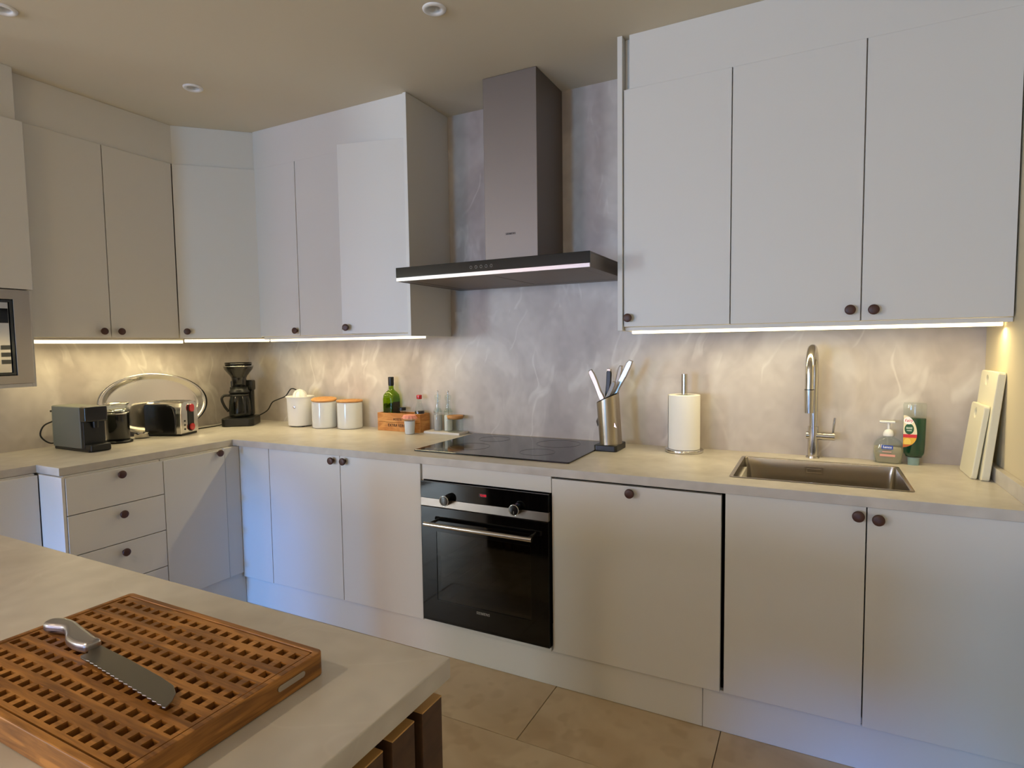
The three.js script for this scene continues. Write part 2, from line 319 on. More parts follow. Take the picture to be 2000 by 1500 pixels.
{ // base run on the back wall
  const TOPD = CTB - 0.001;
  let t = thing('base_cabinet', 'plain white corner base front panel beside the narrow left door', 'cabinet', [-1.03, 0, 0.3]);
  part('body', bx(WL + 0.02, -0.925, DB, CTB - 0.001, WB + 0.005, DF - 0.021, 0), M.carcass, t);
  part('front_panel', bx(-1.137, -0.92 - GAP, DB, TOPD, DF - 0.019, DF), M.door, t);

  t = thing('base_cabinet', 'white two-door base cabinet between the corner and the oven', 'cabinet', [-0.46, 0, 0.3]);
  carcassBox(t, -0.919, -0.006, DB, CTB - 0.001, WB + 0.005, DF - 0.021);
  frontDoor(t, -0.92, -0.4547, DB, TOPD, [-0.495, 0.803]);
  frontDoor(t, -0.4547, -0.004, DB, TOPD, [-0.423, 0.805]);

  t = thing('oven_housing', 'white cabinet housing around the built-in oven', 'cabinet', [0.3, 0, 0.3]);
  part('side_panel', bx(-0.004, 0.004, DB, CTB - 0.001, WB + 0.005, DF - 0.01, 0), M.carcass, t);
  part('side_panel', bx(0.594, 0.597, DB, CTB - 0.001, WB + 0.005, DF - 0.02, 0), M.carcass, t);
  part('filler_panel', bx(0.006, 0.597, 0.7635, TOPD, DF - 0.019, DF), M.door, t);
  part('bottom_panel', bx(0.004, 0.594, DB - 0.0, DB + 0.016, WB + 0.01, DF + 0.004), M.door, t);

  t = thing('dishwasher', 'white panelled dishwasher front with one centred knob beside the oven', 'dishwasher', [0.9, 0, 0.3]);
  part('body', bx(0.603, 1.198, DB, CTB - 0.012, WB + 0.01, DF - 0.024, 0), M.dark, t);
  frontDoor(t, 0.5985, 1.2075, DB, TOPD - 0.007, [0.902, 0.797], DF + 0.002);

  t = thing('sink_cabinet', 'white two-door base cabinet under the sink', 'cabinet', [1.61, 0, 0.3]);
  carcassBox(t, 1.219, WR - 0.004, DB, CTB - 0.005, WB + 0.005, DF - 0.021, true);
  frontDoor(t, 1.2165, 1.6165, DB, TOPD, [1.594, 0.80]);
  frontDoor(t, 1.6165, WR - 0.004, DB, TOPD, [1.645, 0.795]);

  t = thing('plinth_board', 'long white plinth board below the oven and dishwasher', 'plinth', [0, 0, 0.57]);
  part('board', bx(-1.15, 1.1475, 0.001, DB - 0.002, 0.562, 0.582), M.door, t);
  t = thing('plinth_board', 'short white plinth board below the sink cabinet', 'plinth', [1.6, 0, 0.57]);
  part('board', bx(1.149, WR - 0.002, 0.001, DB - 0.002, 0.562, 0.582), M.door, t);
}
const LF = -1.13;                                                // front face of the left base run
{
  const side = (t, name, z0, z1, y0, y1) => part(name, bx(LF - 0.019, LF, y0 + GAP, y1 - GAP, z0 + GAP, z1 - GAP, 0.0015), M.door, t);
  let t = thing('drawer_cabinet', 'white drawer cabinet with four stacked drawers and brown knobs', 'cabinet', [-1.47, 0, 1.2]);
  part('body', bx(WL + 0.005, LF - 0.021, 0.17, CTB - 0.001, 1.003, 1.385, 0), M.carcass, t);
  const ys = [0.823, 0.671, 0.506, 0.341, 0.172];
  for (let k = 0; k < 4; k++) { const d = side(t, 'drawer', 0.9975, 1.388, ys[k + 1], ys[k]); knob(d, LF, [0.80, 0.630, 0.466, 0.29][k], 1.184, Math.PI / 2); }
  part('side_panel', bx(-1.30, LF - 0.002, 0.17, CTB - 0.002, 1.3885, 1.4), M.door, t);

  t = thing('base_cabinet', 'narrow white single-door base cabinet between drawers and corner', 'cabinet', [-1.47, 0, 0.84]);
  part('body', bx(WL + 0.005, LF - 0.021, 0.17, CTB - 0.001, 0.615, 0.997, 0), M.carcass, t);
  const d = side(t, 'door', 0.685, 0.9975, 0.172, 0.823); knob(d, LF, 0.812, 0.722, Math.PI / 2);
  part('corner_post', bx(LF - 0.04, LF - 0.004, 0.17, CTB - 0.002, 0.602, 0.683), M.door, t);

  t = thing('base_cabinet', 'set-back white base cabinet under the microwave beyond the drawers', 'cabinet', [-1.55, 0, 1.8]);
  part('body', bx(WL + 0.005, -1.322, DB, CTB - 0.001, 1.405, SIDE_END - 0.03, 0), M.carcass, t);
  part('door', bx(-1.32, -1.301, DB, 0.823, 1.403, 1.85), M.door, t);
  part('door', bx(-1.32, -1.301, DB, 0.823, 1.853, SIDE_END - 0.03), M.door, t);

  t = thing('plinth_board', 'white plinth board below the drawer cabinet', 'plinth', [-1.16, 0, 1]);
  part('board', bx(-1.165, -1.145, 0.001, 0.168, 0.584, 1.388), M.door, t);
}
{ // worktop: one continuous L with the sink cut out, and its upstand
  const sinkHole = rrect(1.222, 1.742, 0.098, 0.494, 0.012);
  const t = thing('worktop', 'pale stone worktop running around the corner with sink cut-out', 'worktop', [0, CTB, 0.3]);
  const CFZ = 0.6134, CFX = -1.163, ST = 1.391, SX = -1.335;
  part('top', slab([[WL, WB], [WR, WB], [WR, CFZ], [CFX, CFZ], [CFX, ST], [SX, ST], [SX, SIDE_END - 0.02], [WL, SIDE_END - 0.02]], [sinkHole.slice().reverse()], CTB, CT, 0.0015), M.worktop, t);
  const up = thing('worktop_upstand', 'low stone upstand along the wall beside the white boards', 'upstand', [WR - 0.01, CT, 0.3]);
  part('strip', bx(WR - 0.02, WR - 0.0005, CT, CT + 0.046, WB, CFZ - 0.005), M.worktop, up);
}
{ // wall cabinets, all doors 1.388 to 2.301
  const UB = 1.388, UT = 2.3016, UZ = 0.312;
  let t = thing('wall_cabinet', 'white three-door wall cabinet above the sink', 'cabinet', [1.4, UB, 0.1]);
  part('side_panel', bx(0.770, 0.7895, 1.372, CEIL - 0.001, WB + 0.001, 0.322), M.door, t);
  part('body', bx(0.7905, WR - 0.003, UB, UT + 0.01, WB + 0.001, UZ - 0.021, 0), M.carcass, t);
  const dx = [0.7905, 1.191, 1.6048, WR - 0.004], kn = [[0.812, 1.4225], [1.573, 1.424], [1.6405, 1.4225]];
  for (let k = 0; k < 3; k++) { const d = part('door', bx(dx[k] + 0.002, dx[k + 1] - 0.002, UB, UT, UZ - 0.019, UZ, 0.0005), M.door, t); knob(d, kn[k][0], kn[k][1], UZ, 0); }
  part('bottom_rail', bx(0.7905, WR - 0.003, 1.372, UB - 0.002, UZ - 0.032, UZ - 0.016), M.door, t);
  t = thing('fascia_panel', 'white filler panel between the sink wall cabinet and ceiling', 'panel', [1.4, UT, 0.28]);
  part('panel', bx(0.815, WR - 0.002, UT + 0.0001, CEIL - 0.0005, UZ - 0.019, UZ, 0.0002), M.door, t);

  part('recess_strip', bx(0.790, 0.8148, UT + 0.002, CEIL - 0.0005, UZ - 0.05, UZ - 0.032), M.door, t);

  t = thing('wall_cabinet', 'white wall cabinet next to the hood with one door ajar', 'cabinet', [-0.75, UB, 0.1]);
  part('side_panel', bx(-0.262, -0.243, 1.372, CEIL - 0.001, WB + 0.001, 0.322), M.door, t);
  part('body', [bx(-1.29, -0.263, UB, UB + 0.018, WB + 0.001, UZ - 0.021, 0), bx(-1.29, -0.263, UT - 0.02, UT + 0.01, WB + 0.001, UZ - 0.021, 0), bx(-0.281, -0.263, UB + 0.018, UT - 0.02, WB + 0.001, UZ - 0.021, 0), bx(-1.308, -1.29, UB, UT, WB + 0.001, UZ - 0.04, 0), bx(-1.29, -0.281, UB + 0.018, UT - 0.02, WB + 0.001, WB + 0.01, 0), bx(-0.63, -0.612, UB + 0.018, UT - 0.02, WB + 0.01, UZ - 0.022, 0), bx(-1.29, -0.281, 1.7, 1.718, WB + 0.01, UZ - 0.04, 0), bx(-1.29, -0.281, 2.0, 2.018, WB + 0.01, UZ - 0.04, 0)], M.carcass, t);
  let d = part('door', bx(-1.289, -0.984, UB, UT, UZ - 0.019, UZ, 0.0005), M.door, t); knob(d, -1.004, 1.4145, UZ, 0);
  d = part('door', bx(-0.98, -0.622, UB, UT, UZ - 0.019, UZ, 0.0005), M.door, t); knob(d, -0.65, 1.4145, UZ, 0);
  // the ajar door turns about its hinge by the side panel
  const w = 0.356, ang = 13.8 * Math.PI / 180;
  d = mesh('door', bx(-w, 0, UB, UT, 0, 0.019, 0.0015).translate(0, -UB, 0), M.door, t, 'white door standing slightly ajar');
  d.position.set(-0.265 + 0.75, 0, UZ - 0.019 - 0.1); d.rotation.y = ang;
  const k3 = mesh('knob', knobGeo.clone(), M.knob, d, 'dark brown round knob'); k3.position.set(-w + 0.028, 1.419 - UB, 0.019);
  part('bottom_rail', bx(-1.289, -0.263, 1.372, UB - 0.002, UZ - 0.04, UZ - 0.024), M.door, t);
  t = thing('fascia_panel', 'white filler panel above the wall cabinet with ajar door', 'panel', [-0.75, UT, 0.28]);
  part('panel', bx(-1.289, -0.263, UT + 0.0001, CEIL - 0.0005, UZ - 0.019, UZ, 0.0002), M.door, t);

  // diagonal corner cabinet: built square to itself, then turned 45 degrees
  const A = [-1.581, 0.581], B = [-1.292, 0.292], L = Math.hypot(B[0] - A[0], B[1] - A[1]), mid = [(A[0] + B[0]) / 2, (A[1] + B[1]) / 2];
  t = thing('wall_cabinet', 'white diagonal corner wall cabinet with a single door', 'cabinet', [mid[0], UB, mid[1]], Math.PI / 4);
  mesh('body', slab([[-L / 2 + 0.01, -0.004], [L / 2 - 0.012, -0.004], [L / 2 + 0.10, -0.13], [0.02, -0.34], [-0.02, -0.34], [-L / 2 - 0.08, -0.13]], [], 0.0, UT - UB + 0.005), M.carcass, t);
  d = mesh('door', bx(-L / 2 - 0.004, L / 2 - 0.008, -0.006, UT - UB, 0, 0.019, 0.0015), M.door, t);
  const kd = mesh('knob', knobGeo.clone(), M.knob, d, 'dark brown round knob'); kd.position.set(-L / 2 + 0.036, 0.03, 0.019);
  t = thing('fascia_panel', 'narrow white filler panel above the diagonal corner cabinet', 'panel', [mid[0], UT, mid[1]], Math.PI / 4);
  mesh('panel', bx(-L / 2 - 0.012, L / 2 - 0.002, 0.0006, CEIL - UT - 0.0005, -0.008, 0.008), M.door, t);

  // left wall
  const UX = -1.570;
  t = thing('wall_cabinet', 'white two-door wall cabinet beside the microwave above the tray', 'cabinet', [-1.69, UB, 0.93]);
  part('body', bx(WL + 0.001, UX - 0.021, UB, UT, 0.60, 1.283, 0), M.carcass, t);
  d = part('door', bx(UX - 0.019, UX, UB - 0.004, UT - 0.0012, 0.602, 0.944 - 0.002, 0.0015), M.door, t); knob(d, UX, 1.4135, 0.905, Math.PI / 2);
  d = part('door', bx(UX - 0.019, UX, UB - 0.004, UT - 0.0012, 0.944 + 0.002, 1.284, 0.0015), M.door, t); knob(d, UX, 1.4135, 0.984, Math.PI / 2);
  t = thing('fascia_panel', 'shaded filler panel above the two-door wall cabinet by the microwave', 'panel', [-1.6, UT, 0.95]);
  part('panel', bx(UX - 0.03, UX - 0.008, UT, CEIL - 0.0005, 0.588, 1.30), M.door, t);

  t = thing('wall_cabinet', 'white wall cabinet directly above the built-in microwave', 'cabinet', [-1.66, 1.58, 1.6]);
  part('body', bx(WL + 0.001, -1.521, 1.595, 2.28, 1.287, 1.90, 0), M.carcass, t);
  part('door', bx(-1.52, -1.501, 1.583, 2.282, 1.288, 1.898), M.door, t);
  part('side_panel', bx(WL + 0.001, -1.521, 1.17, 1.5945, 1.287, 1.302), M.door, t);
  part('side_panel', bx(WL + 0.001, -1.521, 1.17, 1.5945, 1.885, 1.90), M.door, t);
  part('base_panel', bx(WL + 0.001, -1.521, 1.17, 1.186, 1.3025, 1.8845), M.door, t);
  t = thing('fascia_panel', 'filler panel above the microwave cabinet at the ceiling', 'panel', [-1.66, 2.28, 1.6]);
  part('panel', bx(-1.56, -1.525, 2.284, CEIL - 0.0005, 1.302, 1.90), M.door, t);

  const mw = thing('microwave', 'built-in steel-framed microwave with dark-edged glass door', 'microwave', [-1.66, 1.187, 1.6]);
  part('body', bx(WL + 0.03, -1.522, 1.19, 1.57, 1.31, 1.88, 0), M.dark, mw);
  part('trim_frame', plate([[-1.898, 1.187], [-1.303, 1.187], [-1.303, 1.579], [-1.898, 1.579]], [[[-1.84, 1.222], [-1.84, 1.538], [-1.362, 1.538], [-1.362, 1.222]]], 0, 0.02, 0.0015).rotateY(Math.PI / 2).translate(-1.52, 0, 0), M.steel, mw);
  const md = part('door', plate([[-1.84, 1.224], [-1.364, 1.224], [-1.364, 1.536], [-1.84, 1.536]], [[[-1.83, 1.234], [-1.83, 1.526], [-1.374, 1.526], [-1.374, 1.234]]], 0, 0.012, 0.001).rotateY(Math.PI / 2).translate(-1.517, 0, 0), M.blackGloss, mw);
  part('door_glass', bx(-1.518, -1.511, 1.234, 1.526, 1.376, 1.829), M.steelSmooth, md);
  part('display', bx(-1.511, -1.5095, 1.44, 1.50, 1.378, 1.41), M.blackGlass, md);
  for (let k = 0; k < 3; k++) part('button', bx(-1.511, -1.5085, 1.27 + k * 0.03, 1.288 + k * 0.03, 1.378, 1.41), M.greyPlastic, md);
}
{ // LED strips under the wall cabinets: profile, glowing diffuser, and the light it gives just below
  function strip(label, a, b, y, w, k, out) {                     // a, b: ends in (x, z); out: which way the profile leans into the room
    const L = Math.hypot(b[0] - a[0], b[1] - a[1]), ang = -Math.atan2(b[1] - a[1], b[0] - a[0]), mid = [(a[0] + b[0]) / 2, (a[1] + b[1]) / 2];
    const t = thing('led_strip', label, 'light strip', [mid[0], y, mid[1]], ang, 'glowing strips under the wall cabinets');
    mesh('profile', bx(-L / 2, L / 2, 0.0145, 0.0245, -w / 2 - 0.002, w / 2 + 0.002), M.steel, t);
    mesh('diffuser', bx(-L / 2, L / 2, -0.001, 0.0145, -w / 2, w / 2, 0.003), M.led, t);
    areaLight('led_light', LED_RGB, k, L, w, [mid[0], y - 0.006, mid[1]], [mid[0] + 0.1 * out[0], y - 1, mid[1] + 0.1 * out[1]]);
  }
  strip('bright light strip under the wall cabinet over the sink', [0.795, 0.2], [2.005, 0.2], 1.3625, 0.016, LED_LIGHT, [0, 1]);
  strip('bright light strip under the wall cabinet with ajar door', [-0.25, 0.2], [-1.335, 0.2], 1.3625, 0.016, LED_LIGHT, [0, 1]);
  strip('bright light strip under the diagonal corner cabinet', [-1.345, 0.205], [-1.655, 0.515], 1.3625, 0.016, LED_LIGHT, [0.7, 0.7]);
  strip('bright light strip under the two-door cabinet above the oval tray', [-1.66, 0.525], [-1.66, 1.283], 1.358, 0.016, LED_LIGHT, [1, 0]);
}

// ------------------------------------------------------------------ hood, cooktop, oven
{
  const t = thing('cooker_hood', 'steel chimney cooker hood with black glass front edge', 'cooker hood', [0.265, 1.608, 0.24]);
  const x0 = -0.182, x1 = 0.720, z1 = 0.505, yb = 1.608, yt = 1.668;
  part('canopy', [bx(x0, x1, yt - 0.006, yt, WB + 0.001, z1 - 0.008), bx(x0, x0 + 0.006, yb, yt - 0.006, WB + 0.001, z1 - 0.006), bx(x1 - 0.006, x1, yb, yt - 0.006, WB + 0.001, z1 - 0.006), bx(x0 + 0.006, x1 - 0.006, yb, yt - 0.006, WB + 0.001, WB + 0.008), bx(x0 + 0.006, x1 - 0.006, yb + 0.002, yb + 0.010, WB + 0.008, 0.03), bx(x0 + 0.006, x1 - 0.006, yb + 0.002, yb + 0.010, 0.43, z1 - 0.008), bx(x0 + 0.006, x0 + 0.05, yb + 0.002, yb + 0.010, 0.03, 0.43), bx(x1 - 0.05, x1 - 0.006, yb + 0.002, yb + 0.010, 0.03, 0.43)], M.hoodSteel, t);
  part('front_strip', bx(x0, x1, yb, yb + 0.0165, z1 - 0.008, z1 - 0.001), M.steelBrushed, t);
  const gl = part('front_glass', bx(x0, x1, yb + 0.0165, yt, z1 - 0.008, z1), M.blackGlass, t, 'black glass control edge');
  for (let k = 0; k < 5; k++) part('touch_symbol', new THREE.TorusGeometry(0.0055, 0.0009, 6, 18).translate(0.205 + k * 0.024, 1.643, z1 + 0.0006), M.letterLight, gl);
  part('grease_filter', bx(x0 + 0.052, 0.2675, yb + 0.003, yb + 0.012, 0.032, 0.428, 0.002), M.hoodSteel, t);
  part('grease_filter', bx(0.2725, x1 - 0.052, yb + 0.003, yb + 0.012, 0.032, 0.428, 0.002), M.hoodSteel, t);
  const ch = part('chimney', bx(0.134, 0.396, yt, CEIL - 0.001, WB + 0.001, 0.26, 0.002), M.hoodSteel, t);
  const tx = letters('SIEMENS', 0.0085, 0.0012).translate(0.2645, 1.814, 0.26); part('lettering', tx, M.letterDark, ch, 'small dark maker lettering');
}
{
  const t = thing('induction_hob', 'black glass induction hob set on the worktop', 'hob', [0.27, CT, 0.25]);
  part('glass', slab(rrect(-0.1, 0.635, -0.008, 0.515, 0.006, 3), [], CT + 0.0005, CT + 0.006, 0.0008), M.blackGlass, t);
  for (const [x, z, r] of [[0.09, 0.35, 0.09], [0.09, 0.12, 0.075], [0.43, 0.36, 0.075], [0.43, 0.13, 0.1]])
    part('cooking_zone', new THREE.TorusGeometry(r, 0.0006, 4, 64).rotateX(Math.PI / 2).translate(x, CT + 0.006, z), M.letterDark, t);
}
{
  const t = thing('oven', 'black glass built-in oven with steel handle and red display', 'oven', [0.3, 0.166, 0.4]);
  const z = 0.62, X0 = 0.009, X1 = 0.593;
  part('control_panel', bx(X0, X1, 0.691, 0.7605, z - 0.02, z), M.blackGlass, t);
  part('steel_strip', bx(X0, X1, 0.657, 0.6905, z - 0.02, z + 0.0008), M.steelBrushed, t);
  part('display', bx(0.293, 0.327, 0.721, 0.735, z, z + 0.0006, 0), M.blackPlastic, t);
  part('display_digits', letters('12:00', 0.0085, 0.0004).translate(0.312, 0.728, z + 0.0006), M.redGlow, t, 'red glowing clock digits');
  for (const kx of [0.145, 0.462]) {
    const k = part('knob', lathe([[0, 0], [0.0215, 0], [0.0215, 0.028], [0.019, 0.030], [0, 0.030]], 36).rotateX(Math.PI / 2).translate(kx, 0.694, z), M.blackGloss, t);
    part('knob_ring', new THREE.TorusGeometry(0.0205, 0.0016, 8, 40).translate(kx, 0.694, z + 0.0295), M.chrome, k);
    part('pointer', bx(kx - 0.001, kx + 0.001, 0.680, 0.690, z + 0.03, z + 0.0308, 0), M.letterLight, k);
  }
  const dy0 = 0.1665, dy1 = 0.6545, wx0 = 0.085, wx1 = 0.517, wy0 = 0.262, wy1 = 0.553;
  const d = part('door', plate([[X0, dy0], [X1, dy0], [X1, dy1], [X0, dy1]], [[[wx0, wy0], [wx0, wy1], [wx1, wy1], [wx1, wy0]]], z - 0.03, z, 0.001), M.blackGlass, t);
  part('door_glass', bx(wx0, wx1, wy0, wy1, z - 0.006, z - 0.002, 0), M.smokedGlass, d);
  part('handle', [rodBetween([0.055, 0.594, z + 0.042], [0.543, 0.594, z + 0.042], 0.0095, 20), rodBetween([0.075, 0.594, z], [0.075, 0.594, z + 0.04], 0.006), rodBetween([0.523, 0.594, z], [0.523, 0.594, z + 0.04], 0.006)], M.steelSmooth, d);
  part('lettering', letters('SIEMENS', 0.0105, 0.0006).translate(0.303, 0.244, z), M.letterLight, d, 'small grey maker lettering');
  const cz0 = 0.2, cz1 = z - 0.032;
  part('cavity', [bx(0.05, 0.06, 0.2, 0.6, cz0, cz1, 0), bx(0.54, 0.55, 0.2, 0.6, cz0, cz1, 0), bx(0.06, 0.54, 0.2, 0.21, cz0, cz1, 0), bx(0.06, 0.54, 0.59, 0.6, cz0, cz1, 0), bx(0.06, 0.54, 0.21, 0.59, cz0, cz0 + 0.01, 0)], M.dark, t);
  for (const y of [0.34, 0.43]) {
    const rods = [rodBetween([0.062, y, cz1 - 0.02], [0.538, y, cz1 - 0.02], 0.003, 8), rodBetween([0.062, y, cz0 + 0.03], [0.538, y, cz0 + 0.03], 0.003, 8)];
    for (let k = 0; k < 9; k++) rods.push(rodBetween([0.09 + k * 0.0525, y, cz0 + 0.03], [0.09 + k * 0.0525, y, cz1 - 0.02], 0.0015, 6));
    part('rack', rods, M.steelSmooth, t);
  }
}
// ------------------------------------------------------------------ sink and tap
{
  const t = thing('sink', 'inset stainless steel sink bowl with rectangular overflow', 'sink', [1.48, CT, 0.3]);
  const x0 = 1.224, x1 = 1.740, z0 = 0.100, z1 = 0.492, dep = 0.19, r = 0.03, n = 8;
  const rings = [[0.0, 0.0018, -0.008, 0.012], [0.0, 0.0018, 0.002, 0.012], [0.0, 0.0, 0.004, 0.012], [0.0, -0.03, 0.006, 0.02], [0, -dep + 0.03, 0.012, r], [0, -dep + 0.008, 0.02, r], [0, -dep, 0.045, r * 0.9], [0, -dep - 0.004, 0.15, 0.02]];
  const P = [], I = []; const rows = rings.map(([_, y, inset, rr]) => rrect(x0 + inset, x1 - inset, z0 + inset, z1 - inset, rr, n).map(p => [p[0], CT + y, p[1]]));
  const m = rows[0].length; rows.flat().forEach(p => P.push(...p));
  for (let a = 0; a < rows.length - 1; a++) for (let b = 0; b < m; b++) { const p = a * m + b, q = a * m + (b + 1) % m, r2 = p + m, s = q + m; I.push(p, q, r2, q, s, r2); }
  const c = rows.length * m; P.push((x0 + x1) / 2, CT - dep - 0.006, (z0 + z1) / 2); for (let b = 0; b < m; b++) I.push((rows.length - 1) * m + b, (rows.length - 1) * m + (b + 1) % m, c);
  const g = new THREE.BufferGeometry(); g.setAttribute('position', new THREE.Float32BufferAttribute(P, 3)); g.setIndex(I); g.computeVertexNormals();
  g.setAttribute('uv', new THREE.Float32BufferAttribute(new Float32Array(P.length / 3 * 2), 2));
  part('bowl', g, M.sinkSteel = std({ color: '#aaa39a', metalness: 1, roughness: 0.26, side: THREE.DoubleSide }), t);
  part('overflow', [plate([[1.444, 0.815], [1.506, 0.815], [1.506, 0.842], [1.444, 0.842]], [[[1.448, 0.819], [1.448, 0.838], [1.502, 0.838], [1.502, 0.819]]], 0.108, 0.114), bx(1.451, 1.499, 0.822, 0.835, 0.108, 0.113)], M.sinkSteel, t);
  part('drain', lathe([[0, 0.002], [0.03, 0.002], [0.042, 0.004], [0.045, 0.0]], 32).translate(1.48, CT - dep - 0.004, 0.3), M.chrome, t);

  const f = thing('kitchen_tap', 'tall gooseneck pull-out tap in brushed steel behind the sink', 'tap', [1.47, CT, 0.008], 0);
  f.rotation.y = -5 * Math.PI / 180;
  mesh('base_ring', cyl(0.026, 0.025, 0.006), M.steelSmooth, f);
  mesh('column', cyl(0.0195, 0.0195, 0.12, 0, 0.005), M.steelSmooth, f);
  const pts = [[0, 0.11, 0]]; for (let k = 0; k <= 6; k++) pts.push([0, 0.14 + k * 0.034, 0]);
  for (let k = 1; k <= 12; k++) { const a = Math.PI * k / 12; pts.push([0, 0.345 + 0.088 * Math.sin(a), 0.088 - 0.088 * Math.cos(a)]); }
  pts.push([0, 0.31, 0.1765], [0, 0.28, 0.177]);
  mesh('spout', tube(pts, 0.0152, 90, 20), M.steelSmooth, f);
  mesh('spray_head', [cyl(0.0158, 0.0175, 0.085, 0, 0.196, 0.177, 28)], M.steelSmooth, f);
  mesh('joint_ring', cyl(0.0165, 0.0165, 0.003, 0, 0.281, 0.177, 28), M.blackPlastic, f);
  const lv = mesh('lever_body', rodBetween([-0.024, 0.088, 0], [0.076, 0.088, 0], 0.0155, 24), M.steelSmooth, f);
  mesh('lever', rodBetween([0.068, 0.095, 0], [0.075, 0.162, 0.004], 0.0042, 12), M.steelSmooth, lv);
}

// ------------------------------------------------------------------ island with grooved board cladding
{
  const IX0 = -0.46, IX1 = 1.0, IZ0 = 1.906, IZ1 = 2.86;
  const t = thing('kitchen_island', 'kitchen island with pale stone top and dark vertical timber boards', 'island', [0.27, 0, 2.4]);
  part('worktop', slab([[IX0, IZ0], [IX1, IZ0], [IX1, IZ1], [IX0, IZ1]], [], 0.829, CT, 0.002), M.worktop, t);
  part('body', bx(IX0 + 0.03, 0.955, 0.0, 0.8285, IZ0 + 0.025, IZ1 - 0.03, 0), M.slat, t);
  for (let k = 0, z = 1.908; z < IZ1 - 0.06; k++, z += 0.067) { const sl = part('slat', bx(0.956, 0.985, 0.0, 0.7975, z, z + 0.048, 0.001), M.slat, t); part('lit_top_cap', bx(0.956, 0.985, 0.7976, 0.8, z, z + 0.048, 0.0005), M.litTopWood, sl); }  // pale caps paint the light that the slat tops catch
  for (let k = 0, x = IX0 + 0.04; x < 0.9; k++, x += 0.067) part('slat', bx(x, x + 0.048, 0.0, 0.803, IZ0 + 0.006, IZ0 + 0.0245, 0.0015), M.slat, t);
}
{ // cutting board with a grid of slots, and the knife on it
  const X0 = 0.412, X1 = 0.864, Z0 = 2.020, Z1 = 2.298, top = 0.895;
  const t = thing('cutting_board', 'brown wooden cutting board with a grid of crumb slots', 'cutting board', [0.64, CT, 2.16]);
  const holes = [];
  for (let i = 0; i < 18; i++) for (let j = 0; j < 10; j++) {
    const cx = 0.4345 + i * 0.0238, cz = 2.048 + j * 0.0250, a = 0.0068, b = 0.0066;
    holes.push([[cx - a, cz - b], [cx - a, cz + b], [cx + a, cz + b], [cx + a, cz - b]]);
  }
  part('grate', slab(rrect(X0 + 0.0118, X1 - 0.0118, Z0 + 0.0118, Z1 - 0.0118, 0.003, 3), holes, 0.877, top - 0.0012, 0), M.teak, t);
  part('frame', slab(rrect(X0, X1, Z0, Z1, 0.008, 4), [rrect(X0 + 0.0095, X1 - 0.0095, Z0 + 0.0095, Z1 - 0.0095, 0.003, 3).slice().reverse()], CT + 0.0008, top, 0.0015), M.teak, t);
  part('crumb_tray', bx(X0 + 0.0096, X1 - 0.0096, CT + 0.001, CT + 0.006, Z0 + 0.0096, Z1 - 0.0096, 0), M.teak, t);
  part('handle_inlay', plate(rrect(-2.10, -2.055, 0.876, 0.884, 0.0038, 5), [], X1 - 0.001, X1 + 0.0012, 0).rotateY(Math.PI / 2), M.steel, t, 'thin steel finger inlay');

  const k = thing('bread_knife', 'steel knife with serrated blade lying on the slotted board', 'knife', [0.6, top, 2.17]);
  const y0 = top + 0.0005;
  const spine = [[0.575, 2.1575], [0.66, 2.163], [0.735, 2.170], [0.768, 2.175], [0.786, 2.184], [0.797, 2.196], [0.803, 2.208]];
  const edge = []; const E0 = [0.799, 2.209], E1 = [0.602, 2.190], n = 34;
  for (let i = 0; i <= n; i++) { const u = i / n, s = (i % 2) * 0.0016; edge.push([E0[0] + (E1[0] - E0[0]) * u, E0[1] + (E1[1] - E0[1]) * u - s]); }
  const blade = [...spine, ...edge, [0.588, 2.1895], [0.5815, 2.1865], [0.583, 2.178], [0.574, 2.172]];
  part('blade', slab(blade, [], y0 + 0.004, y0 + 0.006, 0.0004), M.steelBlade = std({ color: '#8d877c', metalness: 1, roughness: 0.3 }), k);
  const ol = new THREE.CatmullRomCurve3([[0.438, 2.158], [0.441, 2.149], [0.453, 2.143], [0.475, 2.141], [0.505, 2.1455], [0.535, 2.151], [0.560, 2.155], [0.577, 2.1575], [0.576, 2.175], [0.566, 2.179], [0.548, 2.1805], [0.525, 2.177], [0.505, 2.168], [0.486, 2.161], [0.470, 2.164], [0.452, 2.169], [0.442, 2.167]].map(p => V3(p[0], 0, p[1])), true).getPoints(90).map(p => [p.x, p.z]);
  part('handle', new THREE.ExtrudeGeometry(new THREE.Shape(ol.map(p => V2(p[0], p[1]))), { depth: 0.004, bevelEnabled: true, bevelSize: 0.006, bevelOffset: -0.006, bevelThickness: 0.006, bevelSegments: 5 }).rotateX(Math.PI / 2).translate(0, y0 + 0.0105, 0), M.steelHandle = std({ color: '#b4b0b4', metalness: 1, roughness: 0.28 }), k);
}

